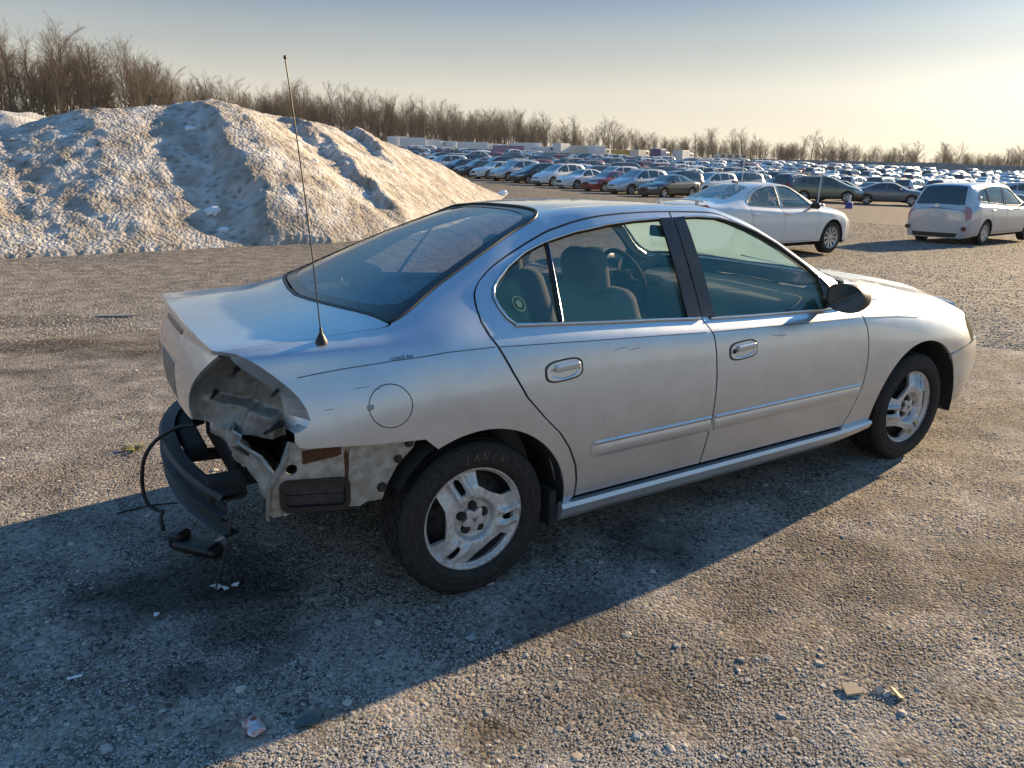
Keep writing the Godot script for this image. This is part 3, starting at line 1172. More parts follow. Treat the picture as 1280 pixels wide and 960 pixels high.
func build_car(t: Node3D, s: Dictionary, body_mat: Material, fine := false) -> void:
	var L := loft_of(s)
	var cell := Vector2(.07, .4) if fine else Vector2(.16, .7)
	var every := .05 if fine else .14
	var both := [false, true]
	var xa: float = s.top[0][0]
	var xb: float = s.top[-1][0]
	var wins := []
	for w in s.windows:
		wins.append(L.flank(w + [w[0]], every))
		wins[-1].remove_at(wins[-1].size() - 1)
	var top_glass := []
	for g in s.glass:
		top_glass.append(v2(g))
	# flank and roof in one skin per side
	var low: float = s.floor
	for m in both:
		var q := v2([[xa, 0], [xb, 0]])
		for i in 10:
			q.append(Vector2(xb, L.s_at(xb, lerpf(at_x(s.top, xb) - .06, low, i / 9.0))))
		for ax in [s.wheelbase, 0.0]:
			q.append_array(L.flank(arc(ax, s.wheel_r, s.wheel_r + .055, -8, 188, 22 if fine else 12), 2.0))
		for i in 10:
			q.append(Vector2(xa, L.s_at(xa, lerpf(low, at_x(s.top, xa) - .06, i / 9.0))))
		var holes := wins.duplicate()
		for g in top_glass:
			holes.append(g)
		var doors := []
		if fine:
			for d in s.doors:
				var dp := L.flank(d + [d[0]], every)
				dp.remove_at(dp.size() - 1)
				doors.append(dp)
			for d in doors:
				holes.append(d)
		put("body", cut(L, q, holes, cell, 0, .012 if fine else 0.0, [m], true), body_mat, t)
		for d in doors:
			var inner := PackedVector2Array()
			var c := Vector2.ZERO
			for p in d:
				c += p / d.size()
			for p in d:
				inner.append(p + (c - p).normalized() * Vector2(.013, .06))
			var dd := put("door", cut(L, inner, wins, cell, 0, .012, [m]), body_mat, t)
			var hx := 9.0
			for p in d:
				hx = minf(hx, p.x)
			var st := new_st()
			rbox(st, (L.P(hx + .16, L.s_at(hx + .16, s.handle)) + Vector3(0, 0, .016)) * Vector3(1, 1, -1 if m else 1), Vector3(.10, .016, .012), .01)
			put("handle", st.commit(), body_mat, dd)
		for w in wins:
			var st := new_st()
			sheet(st, w, [], cell, L.P, L.N, -.008, 0, m)
			put("window", st.commit(), M.far_glass if not fine else M.tint, t)
		if fine:
			for w in wins:
				var st := new_st()
				var loop := Array(w)
				loop.append(w[0])
				tube(st, on_skin(L, PackedVector2Array(loop), 0, m), .008, 5, 1, false)
				put("window_seal", st.commit(), M.black, t)
		var st := new_st()
		var fl := Vector3(1, 1, -1 if m else 1)
		var mx: float = s.mirror
		var mp := L.P(mx, L.s_at(mx, at_x(s.belt, mx) + .02)) + Vector3(-.02, .05, .14)
		rbox(st, mp * fl, Vector3(.06, .065, .105), .055, Transform3D(), 2)
		tube(st, [(mp + Vector3(.04, -.05, -.16)) * fl, (mp + Vector3(.01, -.03, -.05)) * fl], .025, 5)
		put("door_mirror", st.commit(), M.black if s.get("dark_mirror", true) else body_mat, t)
		# lamps that wrap from flank to end
		for lamp in [["headlamp", s.headlamp, M.lamp_white], ["tail_lamp", s.tail_lamp, s.get("tail_mat", M.red_lamp)]]:
			var lp := L.flank(lamp[1] + [lamp[1][0]], every)
			lp.remove_at(lp.size() - 1)
			st = new_st()
			sheet(st, lp, [], cell, L.P, L.N, .004, .01, m)
			var e := end_cap(L, xb if lamp[0] == "headlamp" else xa, 1.0 if lamp[0] == "headlamp" else -1.0, s.bulge)
			var ys := []
			for p in lamp[1]:
				ys.append(p[1])
			var ex: float = xb if lamp[0] == "headlamp" else xa
			var sA := L.s_at(ex, ys.max())
			var sB := L.s_at(ex, ys.min())
			var wdt: float = s.lamp_in
			sheet(st, v2([[wdt, sA], [1, sA], [1, sB], [wdt + .06, sB]]), [], Vector2(.12, .3), e[0], e[1], .005, .01, m)
			put(lamp[0], st.commit(), lamp[2], t)
		for ax in [0.0, s.wheelbase]:
			var zc: float = at_x(s.plan, ax) - .125
			far_wheel(t, Vector3(ax, s.wheel_r, zc * fl.z), s.wheel_r, fl.z, fine)
			st = new_st()
			var rr: float = s.wheel_r + .05
			for k in 10:
				var a0 := deg_to_rad(lerpf(-10, 190, k / 10.0))
				var a1 := deg_to_rad(lerpf(-10, 190, (k + 1) / 10.0))
				var p := []
				for z in [[a0, zc + .10], [a1, zc + .10], [a1, zc - .25], [a0, zc - .25]]:
					p.append(Vector3(ax + rr * cos(z[0]), s.wheel_r + rr * sin(z[0]), z[1] * fl.z))
				quad(st, p[0], p[1], p[2], p[3])
				tri(st, p[2], p[3], Vector3(ax, s.wheel_r, (zc - .25) * fl.z))
			put("wheel_housing", st.commit(), M.underbody, t)
	for g in s.glass:
		var front: bool = g[1][0] > 1.3
		var o := put("windscreen" if front else "rear_window", cut(L, v2(g), [], cell, -.004, 0, both, true), M.far_glass if not fine else (M.tint if front else s.get("rear_glass_mat", M.tint)), t)
	# ends: skin, dark lower bumper, plate, grille
	for e in [["rear_bumper", xa, -1.0], ["front_bumper", xb, 1.0]]:
		var c := end_cap(L, e[1], e[2], s.bulge)
		var st := new_st()
		sheet(st, v2([[-1, .25], [1, .25], [1, 9], [-1, 9]]), [], Vector2(.16, .5) if not fine else Vector2(.08, .25), c[0], c[1])
		put(e[0], st.commit(), body_mat, t)
		var patch := func(called: String, a: float, y0: float, y1: float, m: Material, out := .006) -> void:
			var s1 := new_st()
			sheet(s1, v2([[-a, L.s_at(e[1], y1)], [a, L.s_at(e[1], y1)], [a * .96, L.s_at(e[1], y0)], [-a * .96, L.s_at(e[1], y0)]]), [], Vector2(.12, .3), c[0], c[1], out, .012)
			put(called, s1.commit(), m, t)
		patch.call("lower_grille" if e[2] > 0 else "rear_valance", .80, low + .02, low + .13, M.black)
		if e[2] > 0:
			patch.call("grille", s.get("grille", .5), s.grille_y[0], s.grille_y[1], M.black_gloss)
			if s.get("chrome_bar", false):
				patch.call("grille_bar", .5, (s.grille_y[0] + s.grille_y[1]) * .5 - .02, (s.grille_y[0] + s.grille_y[1]) * .5 + .03, M.chrome, .014)
		else:
			patch.call("number_plate", .20, s.plate_y, s.plate_y + .13, M.plate, .008)
	var st := new_st()
	box(st, Vector3(xa + .15, low - .02, -.66), Vector3(xb - .2, low + .03, .66))
	put("underbody", st.commit(), M.underbody, t)
	if fine:
		st = new_st()
		box(st, Vector3(.35, low, -.72), Vector3(2.2, low + .02, .72))
		put("floor_pan", st.commit(), M.underbody, t)
		for q in [[.35, .0], [1.15, -.38], [1.15, .38]]:
			st = new_st()
			var wz := .62 if q[1] == 0.0 else .24
			rbox(st, Vector3(q[0] - .02, .80, q[1]), Vector3(.09, .30, wz), .07, Transform3D(), 2)
			rbox(st, Vector3(q[0] + .28, .50, q[1]), Vector3(.26, .09, wz), .06, Transform3D(), 2)
			for hz in ([-.36, .36] if q[1] == 0.0 else [q[1]]):
				rbox(st, Vector3(q[0] - .08, 1.18, hz), Vector3(.05, .085, .12), .05, Transform3D(), 2)
			put("seat", st.commit(), M.trim, t)
		st = new_st()
		rbox(st, Vector3(2.1, .86, 0), Vector3(.3, .09, .68), .06, Transform3D(), 2)
		put("dashboard", st.commit(), M.dash, t)
	if s.has("rails"):
		for z in [-.52, .52]:
			st = new_st()
			var pts := []
			for k in 9:
				var x := lerpf(s.rails[0], s.rails[1], k / 8.0)
				pts.append(Vector3(x, L.height_at(x, .52) + .045 * sin(PI * clampf(k / 8.0 * 1.0, .12, .88)), z))
			tube(st, pts, .016, 5)
			put("roof_rail", st.commit(), M.black, t)


func sedan_spec() -> Dictionary:
	return {
		"top": [[-1.03, 1.03, .60], [-.85, 1.065, .64], [-.45, 1.085, .64], [-.30, 1.115, .62], [.1, 1.275, .55], [.45, 1.40, .52], [.8, 1.45, .53], [1.2, 1.455, .54], [1.55, 1.42, .55], [1.9, 1.27, .61], [2.3, 1.07, .70], [2.42, 1.02, .72], [3.0, .95, .70], [3.4, .86, .62], [3.66, .72, .48]],
		"belt": [[-1.03, .96], [0, .99], [1.2, .945], [2.3, .93], [3.0, .86], [3.4, .74], [3.66, .62]],
		"plan": [[-1.03, .74], [-.8, .84], [-.3, .90], [1.2, .91], [2.7, .90], [3.2, .86], [3.5, .75], [3.66, .60]],
		"windows": [[[.22, 1.03], [.17, 1.06], [.18, 1.10], [.40, 1.23], [.62, 1.32], [.85, 1.375], [1.10, 1.385], [1.08, 1.15], [1.06, .985], [.6, 1.01]], [[1.16, .98], [1.19, 1.385], [1.40, 1.38], [1.55, 1.345], [1.8, 1.22], [2.0, 1.08], [2.10, .985], [1.9, .965]]],
		"doors": [[[.16, 1.02], [.17, 1.16], [.40, 1.29], [.62, 1.365], [.85, 1.41], [1.10, 1.415], [1.115, 1.15], [1.105, .94], [1.135, .7], [1.13, .45], [1.12, .30], [.42, .30], [.40, .45], [.24, .70], [.17, .88]], [[1.13, 1.415], [1.40, 1.41], [1.6, 1.36], [1.8, 1.265], [2.0, 1.13], [2.15, 1.0], [2.22, .85], [2.22, .60], [2.18, .40], [2.12, .30], [1.14, .30], [1.15, .45], [1.155, .7], [1.125, .94], [1.135, 1.15]]],
		"glass": [[[-.27, 0], [.50, 0], [.49, .9], [.46, 1.5], [.42, 1.78], [.1, 1.78], [-.2, 1.75], [-.25, 1.0]], [[2.36, 0], [1.60, 0], [1.59, .9], [1.56, 1.5], [1.53, 1.76], [1.8, 1.78], [2.15, 1.78], [2.28, 1.0]]],
		"headlamp": [[3.34, .74], [3.42, .60], [3.66, .57], [3.66, .68]], "tail_lamp": [[-1.03, .97], [-.80, .985], [-.86, .86], [-.93, .76], [-1.03, .76]], "lamp_in": .62,
		"wheelbase": 2.73, "wheel_r": .33, "floor": .20, "handle": .86, "mirror": 2.0, "bulge": .10, "plate_y": .78, "grille_y": [.50, .66], "dark_mirror": true,
	}


func wagon_spec() -> Dictionary:
	return {
		"top": [[-.93, .96, .66], [-.88, 1.10, .65], [-.76, 1.34, .60], [-.62, 1.53, .56], [-.52, 1.575, .55], [-.2, 1.60, .56], [.4, 1.62, .57], [1.1, 1.61, .57], [1.55, 1.56, .57], [2.1, 1.33, .61], [2.6, 1.11, .68], [2.78, 1.04, .70], [3.2, .93, .66], [3.5, .82, .58], [3.7, .68, .44]],
		"belt": [[-.93, .90], [-.5, 1.06], [.5, 1.02], [1.2, .98], [2.4, .95], [3.0, .86], [3.4, .74], [3.7, .60]],
		"plan": [[-.93, .76], [-.80, .83], [-.4, .88], [1.2, .89], [2.7, .88], [3.2, .84], [3.5, .74], [3.7, .58]],
		"windows": [[[-.44, 1.17], [-.40, 1.30], [-.18, 1.42], [.10, 1.47], [.12, 1.12], [-.3, 1.14]], [[.18, 1.10], [.16, 1.48], [.5, 1.51], [1.08, 1.51], [1.05, 1.04]], [[1.14, 1.03], [1.17, 1.505], [1.45, 1.48], [1.7, 1.39], [2.05, 1.20], [2.25, 1.03], [2.0, 1.0]]],
		"doors": [[[.15, 1.05], [.13, 1.50], [.5, 1.54], [1.10, 1.54], [1.10, 1.0], [1.125, .7], [1.12, .32], [.45, .32], [.40, .55], [.22, .78]], [[1.125, 1.54], [1.45, 1.515], [1.72, 1.42], [2.08, 1.23], [2.30, 1.04], [2.36, .8], [2.34, .5], [2.28, .32], [1.14, .32], [1.145, .7], [1.12, 1.0]]],
		"glass": [[[-.895, 0], [-.60, 0], [-.60, 1.2], [-.62, 1.74], [-.74, 1.82], [-.885, 1.8], [-.895, 1.0]], [[2.72, 0], [1.62, 0], [1.61, .9], [1.58, 1.5], [1.56, 1.76], [2.0, 1.78], [2.5, 1.78], [2.64, 1.0]]],
		"headlamp": [[3.1, .80], [3.35, .62], [3.7, .58], [3.7, .66]], "tail_lamp": [[-.93, .88], [-.90, 1.0], [-.80, 1.0], [-.80, .9], [-.84, .70], [-.93, .66]], "lamp_in": .80,
		"wheelbase": 2.78, "wheel_r": .32, "floor": .20, "handle": .90, "mirror": 2.12, "bulge": .10, "plate_y": .74, "grille_y": [.46, .54], "dark_mirror": false,
	}


# a spec with other height, length and width
static func scaled(s: Dictionary, up: float, wide: float, more := {}) -> Dictionary:
	var o: Dictionary = s.duplicate(true)
	for T in ["windows", "doors"]:
		for w in o[T]:
			for q in w:
				q[1] = lerpf(q[1], q[1] * up, 1.0) if q[1] > .5 else q[1]
	for q in o.top:
		q[1] *= up
		q[2] *= wide
	for T in ["belt"]:
		for q in o[T]:
			q[1] *= up
	for q in o.plan:
		q[1] *= wide
	for T in ["headlamp", "tail_lamp"]:
		for q in o[T]:
			q[1] *= up
	o.grille_y = [o.grille_y[0] * up, o.grille_y[1] * up]
	o.plate_y *= up
	for k in more:
		o[k] = more[k]
	return o


# ---------------------------------------------------------------- the car lot
func car_paints() -> Array:
	return [["white", paint(Color(.66, .67, .68), 0, .3)], ["silver", paint(Color(.46, .48, .50), .45, .32)], ["grey", paint(Color(.13, .14, .155), .3, .3)], ["black", paint(Color(.012, .012, .014), 0, .2)], ["dark blue", paint(Color(.02, .045, .10), .2, .28)], ["red", paint(Color(.22, .012, .014), .1, .28)], ["dark grey", paint(Color(.045, .05, .058), .3, .28)], ["olive", paint(Color(.15, .16, .11), .35, .32)], ["beige", paint(Color(.33, .29, .23), .3, .32)]]


func lot() -> void:
	M.tint = glass(Color(.17, .30, .31), .36)
	var paints := car_paints()
	var suv := scaled(wagon_spec(), 1.06, 1.045, {"floor": .28, "wheel_r": .36, "rails": [-.3, 1.3], "grille": .55, "chrome_bar": true, "grille_y": [.62, .80]})
	var hatch := scaled(sedan_spec(), 1.0, .99, {"grille_y": [.42, .60]})
	var van := scaled(wagon_spec(), 1.12, 1.08, {"wheel_r": .34})
	var S := {"sedan": sedan_spec(), "hatchback": hatch, "suv": suv, "wagon": wagon_spec(), "minivan": van}
	# the white sedan behind the silver one's roof, and the silver wagon at the right
	var f := thing("white_sedan", "white sedan with a boot spoiler parked just behind the silver sedan's roof", "car", Vector3(3.98, ground_y(5.0, -15.0), -15.18), .555)
	var ws := sedan_spec()
	for q in ws.tail_lamp:
		q[1] += .07
	for q in ws.top:
		if q[0] < -.2:
			q[1] += .035
	for q in ws.belt:
		if q[0] < .1:
			q[1] += .03
	build_car(f, ws, paints[0][1], true)
	var st := new_st()
	var wing := []
	for k in 13:
		var z := lerpf(-.66, .66, k / 12.0)
		wing.append(Vector3(-.99 + .10 * pow(absf(z) / .66, 3), 1.145 - .035 * pow(absf(z) / .66, 4), z))
	tube(st, wing, .05, 8, .3)
	for z in [-.52, .52]:
		rbox(st, Vector3(-.93, 1.10, z), Vector3(.05, .04, .02), .015)
	put("spoiler", st.commit(), paints[0][1], f)
	st = new_st()
	rbox(st, Vector3(.62, 1.465, 0), Vector3(.09, .022, .022), .02)
	put("roof_aerial", st.commit(), M.black, f)
	st = new_st()
	rbox(st, Vector3(-1.125, .93, 0), Vector3(.012, .022, .16), .01)
	put("badge_bar", st.commit(), M.chrome, f)
	f = thing("silver_wagon", "silver tall wagon with dark tailgate glass, parked alone on the right", "car", Vector3(12.1, ground_y(12.8, -20.9), -20.7), .625)
	var wag := wagon_spec()
	wag.lamp_in = .90
	wag.tail_mat = mat(Color(.40, .20, .20), .15)
	wag.rear_glass_mat = M.far_glass
	build_car(f, wag, paint(Color(.43, .47, .52), .35, .34), true)
	st = new_st()
	for z in [-.73, .73]:
		box(st, Vector3(-1.0, .40, z - .05), Vector3(-.93, .50, z + .05))
	put("bumper_reflectors", st.commit(), M.dark_red, f)
	st = new_st()
	tube(st, v3([[-.99, .98, -.3], [-1.03, .985, 0], [-.99, .98, .3]]), .018, 6)
	put("tailgate_bar", st.commit(), M.chrome, f)
	st = new_st()
	lathe(st, [Vector2(.055, 0), Vector2(.055, .012), Vector2(.035, .014), Vector2(.03, .006), Vector2(0, .006)], 20, Transform3D(Basis(Vector3.UP, -PI / 2), Vector3(-1.02, 1.03, 0)))
	put("badge", st.commit(), M.chrome, f)
	# front row at the left: kind, paint, label
	var row := [
		["hatchback", 6, "dark slate four-door car nose-out at the near end of the front row"],
		["suv", 1, "silver SUV with a wide dark grille next to the dark slate car"],
		["sedan", 5, "red sedan between the silver SUV and a white sedan"],
		["sedan", 0, "white sedan next to the red sedan in the front row"],
		["suv", 0, "white SUV with dark windows between a white sedan and a black SUV"],
		["wagon", 3, "black wagon sitting between two pale SUVs in the front row"],
		["suv", 1, "pale silver SUV right of the lone white coupe-like sedan"],
		["sedan", 0, "white sedan with big pale wheels beside the snow bank's end"],
		["sedan", 6, "dark sedan left of the white sedan near the snow bank"],
		["hatchback", 4, "dark blue car half hidden behind the snow bank's slope"],
		["suv", 1, "silver SUV at the snow bank's edge in the front row"],
		["sedan", 0, "white sedan mostly hidden by the snow slope"],
		["sedan", 3, "black sedan whose roof just clears the snow slope"],
	]
	var spec := {}
	for i in row.size():
		var p := Vector2(10.2, -50) + Vector2(-.6, -.8) * 2.78 * i
		var turn: float = 3.79 + [0.02, -.03, .04, 0, .05, -.02, 0.03, 0, .02, -.04, 0, 0, 0][i]
		var fw := Vector2(cos(turn), -sin(turn))
		var q := p - fw * 1.35
		var o := thing("parked_car", row[i][2], "car", Vector3(q.x, ground_y(q.x, q.y), q.y), turn, "cars in the front row of the lot")
		build_car(o, S[row[i][0]], paints[row[i][1]][1])
	# front row at the right, seen from the side
	var right := [["suv", 7, 20.6, -53.5, -.50, "olive SUV with pale windows in the right-hand front row"], ["sedan", 3, 22.3, -55.0, -.52, "black sedan behind the thin white pole"], ["sedan", 2, 24.6, -52.6, -.52, "mid grey sedan beside the blue-based pole, nose to the right"], ["sedan", 6, 28.0, -52.4, -.55, "dark sedan right of the grey one, left of the silver wagon"], ["hatchback", 2, 32.4, -54.0, -.5, "grey car showing just left above the silver wagon's bonnet side"], ["minivan", 4, 18.6, -60.0, 3.75, "dark blue minivan standing behind the white sedan's roof"], ["suv", 0, 15.6, -57.0, 3.75, "white SUV with a roof rack behind the white sedan"], ["suv", 3, 12.6, -55.0, 3.75, "black SUV with ladder rack beyond the white sedan's roof"], ["minivan", 1, 37.5, -57.0, -.5, "silver minivan standing behind the silver wagon"]]
	for q in right:
		var o := thing("parked_car", q[5], "car", Vector3(q[2], ground_y(q[2], q[3]), q[3]), q[4], "cars in the right front rows of the lot")
		build_car(o, S[q[0]], paints[q[1]][1])
	# the packed rows behind: one mesh per kind, painted per car
	var kinds := []
	for k in ["sedan", "suv", "wagon", "hatchback", "minivan"]:
		var tmp := Node3D.new()
		add_child(tmp)
		build_car(tmp, S[k], paints[0][1])
		var by := {}
		for c in tmp.find_children("*", "MeshInstance3D", true, false):
			var m: Material = c.material_override
			if m == M.underbody or m == M.plate:
				m = M.black
			if not by.has(m):
				by[m] = new_st()
			var x: Transform3D = c.transform
			var par: Node = c.get_parent()
			while par != tmp:
				x = par.transform * x
				par = par.get_parent()
			for s in c.mesh.get_surface_count():
				by[m].append_from(c.mesh, s, x)
		var am := ArrayMesh.new()
		var order := [paints[0][1]] + by.keys().filter(func(m): return m != paints[0][1])
		for m in order:
			by[m].commit(am)
			am.surface_set_material(am.get_surface_count() - 1, m)
		kinds.append([k, am])
		remove_child(tmp)
		tmp.free()
	var r := RandomNumberGenerator.new()
	r.seed = 55
	var spots := []
	for k in range(1, 17):
		for i in range(-34, 44):
			if r.randf() < .20:
				continue
			var p := Vector2(10.2, -50) + Vector2(-.6, -.8) * 2.75 * i + Vector2(.8, -.6) * (7.2 * k + (3.0 if k % 2 == 0 else 0.0))
			var d := -p.y
			if d < 60 or d > 158 or p.x < -.12 * d - 2 or p.x > .74 * d + 4:
				continue
			if p.x > 60 + (d - 150) * -.25 + 40 or p.x + d > 268:
				continue
			if d > 150 and p.x < 45:
				continue
			spots.append([p, d, k, i])
	spots.sort_custom(func(a, b): return a[1] < b[1])
	var far_xf := {}
	var kinds_of := []
	var by_place := {}
	for i in spots.size():
		kinds_of.append([[0, 0, 0, 1, 1, 1, 2, 3, 3, 4][r.randi() % 10], [0, 0, 0, 1, 1, 1, 2, 2, 3, 3, 4, 5, 6, 6, 8][r.randi() % 15]])
		by_place[Vector2i(spots[i][2], spots[i][3])] = "%s %s" % [paints[kinds_of[i][1]][0], kinds[kinds_of[i][0]][0]]
	var nth := ["", "first", "second", "third", "fourth", "fifth", "sixth", "seventh", "eighth", "ninth", "tenth", "eleventh", "twelfth", "thirteenth", "fourteenth", "fifteenth", "sixteenth"]
	for i in spots.size():
		var p: Vector2 = spots[i][0]
		var turn: float = 3.79 + (PI if spots[i][2] % 2 == 0 else 0.0) + r.randf_range(-.04, .04)
		var kind: Array = kinds[kinds_of[i][0]]
		var pc: Array = paints[kinds_of[i][1]]
		var x := Transform3D(Basis(Vector3.UP, turn), Vector3(p.x, ground_y(p.x, p.y), p.y))
		if i < 270:
			var o := put("lot_car", kind[1], null, self)
			o.set_surface_override_material(0, pc[1])
			o.transform = x
			var k_: int = spots[i][2]
			var lft: String = by_place.get(Vector2i(k_, spots[i][3] + 1), "a gap")
			var rgt: String = by_place.get(Vector2i(k_, spots[i][3] - 1), "a gap")
			tag(o, "%s %s, %s packed row, between %s and %s" % [pc[0], kind[0], nth[k_], lft, rgt], "car", "cars in the packed rows of the lot")
		else:
			if not far_xf.has(kind[0]):
				far_xf[kind[0]] = [kind[1], []]
			far_xf[kind[0]][1].append(x)
	for k in far_xf:
		stuff("distant_cars", far_xf[k][0], null, far_xf[k][1], PackedColorArray(), "furthest parked cars that read as a pale band of roofs", "cars")
	lot_furniture(paints)


func lot_furniture(paints: Array) -> void:
	# trailers and lorries along the far side
	var blue := paint(Color(.015, .05, .22), .1, .3)
	var purple := paint(Color(.10, .05, .20), .1, .4)
	var yellow := paint(Color(.55, .30, .03), 0, .5)
	var cream := paint(Color(.55, .53, .46), 0, .45)
	var list := [
		["trailer", -27.5, -181, 5.0, 3.6, .35, M.white_box, "white box trailer at the left end of the trailer row"],
		["trailer", -23.2, -178, 7.5, 3.5, .15, M.white_box, "wider white box trailer, second in the trailer row"],
		["lorry", -18.5, -184, 7.0, 3.2, .5, M.white_box, "white box lorry third in the trailer row"],
		["lorry", -14.6, -186, 7.0, 3.0, .4, M.white_box, "white box lorry in the middle of the trailer row"],
		["trailer", -9.8, -184, 9.0, 3.0, .2, M.white_box, "low white trailer right of the lorries"],
		["lorry", -4.5, -187, 7.0, 2.9, .3, M.white_box, "white box lorry left of the purple trailer"],
		["trailer", -1.2, -165, 8.5, 2.6, .1, purple, "purple trailer standing before the white ones"],
		["trailer", 2.8, -188, 10.0, 3.5, .1, M.white_box, "long white trailer behind the purple one"],
		["lorry", 7.6, -186, 6.0, 2.6, .4, M.white_box, "small white lorry right of the long trailer"],
		["lorry", 12.2, -186, 7.0, 3.7, .8, M.white_box, "tall white lorry in the cluster before the wood's end"],
		["trailer", 16.5, -188, 9.0, 3.4, .3, cream, "cream camper trailer in the lorry cluster"],
		["lorry", 20.5, -184, 7.0, 3.6, .7, M.white_box, "white lorry beside the yellow container"],
		["trailer", 25.6, -182, 6.0, 2.7, .05, yellow, "yellow container at the right of the lorry cluster"],
		["lorry", 29.2, -178, 6.0, 2.9, .8, cream, "pale lorry between the yellow container and the blue one"],
		["lorry", 32.8, -172, 6.0, 3.4, .9, blue, "blue lorry standing beyond the car rows"],
		["lorry", 38.0, -172, 6.5, 3.3, .8, M.white_box, "white tractor lorry right of the blue lorry"],
		["camper", 44.0, -158, 6.8, 2.9, .12, cream, "white camper van with side windows before the far fence"],
	]
	for q in list:
		var t := thing("box_trailer" if q[0] == "trailer" else ("box_lorry" if q[0] == "lorry" else "camper_van"), q[7], q[0] if q[0] != "camper" else "camper van", Vector3(q[1], ground_y(q[1], q[2]), q[2]), q[5])
		var L: float = q[3] * .78
		var h: float = q[4] * .86
		var st := new_st()
		var x0 := -L / 2
		var x1 := L / 2 - (2.0 if q[0] == "lorry" else 0.0)
		rbox(st, Vector3((x0 + x1) / 2, (h + .95) / 2, 0), Vector3((x1 - x0) / 2, (h - .95) / 2, 1.25), .06, Transform3D(), 1)
		put("box_body", st.commit(), q[6], t)
		st = new_st()
		for z in [-1.255, 1.255]:
			for k in int(L):
				box(st, Vector3(x0 + k * 1.0 + .02, .98, z - .012), Vector3(x0 + k * 1.0 + .06, h - .06, z + .012))
		if q[0] != "camper":
			var ribs := put("side_ribs", st.commit(), q[6], t)
			ribs.set_meta("kind", "stuff")
		st = new_st()
		box(st, Vector3(x0 + .1, .62, -.5), Vector3(L / 2 - .2, .92, .5))
		put("chassis", st.commit(), M.underbody, t)
		for x in [x0 + 1.1, x0 + 2.1] + ([L / 2 - .9] if q[0] != "trailer" else []):
			for z in [-1.05, 1.05]:
				st = new_st()
				lathe(st, [Vector2(.48, -.14), Vector2(.5, -.1), Vector2(.5, .1), Vector2(.46, .14), Vector2(.28, .12), Vector2(0, .1)], 14, Transform3D(Basis(), Vector3(x, .5, z)))
				put("wheel", st.commit(), M.tyre, t)
		st = new_st()
		if q[0] == "trailer":
			for e in [-1, 1]:
				box(st, Vector3(x0 - .02, 1.0, .04 * e + (0.0 if e > 0 else -1.1)), Vector3(x0 + .0, h - .1, .04 * e + (1.1 if e > 0 else 0.0)))
			put("rear_door", st.commit(), q[6], t)
		elif q[0] == "lorry":
			rbox(st, Vector3(L / 2 - .95, 1.45, 0), Vector3(.9, .95, 1.12), .25, Transform3D(), 2)
			put("cab", st.commit(), q[6], t)
			st = new_st()
			box(st, Vector3(L / 2 - .06, 1.6, -.95), Vector3(L / 2 - .03, 2.2, .95))
			put("windscreen", st.commit(), M.far_glass, t)
			for z in [-1.125, 1.125]:
				st = new_st()
				box(st, Vector3(L / 2 - 1.4, 1.6, z - .008), Vector3(L / 2 - .6, 2.15, z + .008))
				put("window", st.commit(), M.far_glass, t)
		else:
			for k in 4:
				st = new_st()
				box(st, Vector3(x0 + .6 + k * 1.5, 1.8, 1.24), Vector3(x0 + 1.5 + k * 1.5, 2.4, 1.27))
				put("window", st.commit(), M.far_glass, t)
			st = new_st()
			rbox(st, Vector3(L / 2 - .2, 1.4, 0), Vector3(.7, .6, 1.0), .2, Transform3D(), 2)
			put("cab", st.commit(), q[6], t)
	# far fence of blue-grey sheets
	var a := Vector2(58, -292)
	var b := Vector2(118, -146)
	var dir := (b - a).normalized()
	var fence := thing("sheet_fence", "long blue-grey sheet metal fence closing off the far side of the car lot", "fence", Vector3(a.x, 0, a.y))
	var st := new_st()
	var prof := []
	for k in 13:
		prof.append(Vector2(k / 12.0 * 2.9, .05 * (1 if k % 2 == 0 else -1)))
	for k in 12:
		quad(st, Vector3(prof[k].x, -.4, prof[k].y), Vector3(prof[k + 1].x, -.4, prof[k + 1].y), Vector3(prof[k + 1].x, 2.5, prof[k + 1].y), Vector3(prof[k].x, 2.5, prof[k].y))
	var sheet_mesh := st.commit()
	st = new_st()
	box(st, Vector3(-.06, -.4, -.10), Vector3(.06, 2.6, .06))
	var post_mesh := st.commit()
	for k in 54:
		var p := a + dir * 2.95 * k
		for m in [["panel", sheet_mesh, M.fence], ["post", post_mesh, M.post]]:
			var o := put(m[0], m[1], m[2], fence)
			o.position = Vector3(p.x - a.x, ground_y(p.x, p.y), p.y - a.y)
			o.rotation.y = -dir.angle()
	# marker poles and bollard
	var bluem := mat(Color(.02, .05, .28), .5)
	for q in [[17.7, -44.0, 2.2, "white marker pole in a blue base in front of the black sedan"], [13.9, -46.5, 2.6, "white marker pole rising behind the white sedan's roof"]]:
		var t := thing("marker_pole", q[3], "pole", Vector3(q[0], ground_y(q[0], q[1]), q[1]), 0, "")
		st = new_st()
		tube(st, [Vector3(0, .1, 0), Vector3(.06, q[2], 0)], .035, 8)
		put("post", st.commit(), M.white_box, t)
		st = new_st()
		lathe(st, [Vector2(.42, 0), Vector2(.40, .14), Vector2(.30, .2), Vector2(.1, .24), Vector2(0, .25)], 16, Transform3D(Basis(Vector3.RIGHT, -PI / 2), Vector3.ZERO))
		put("base", st.commit(), bluem, t)
	var t := thing("bollard", "short blue and white bollard in front of the grey sedan", "bollard", Vector3(19.1, ground_y(19.1, -43), -43))
	st = new_st()
	lathe(st, [Vector2(.2, 0), Vector2(.2, .3), Vector2(.14, .34), Vector2(0, .34)], 14, Transform3D(Basis(Vector3.RIGHT, -PI / 2), Vector3.ZERO))
	put("base", st.commit(), bluem, t)
	st = new_st()
	tube(st, [Vector3(0, .3, 0), Vector3(0, .75, 0)], .06, 10)
	put("post", st.commit(), M.white_box, t)


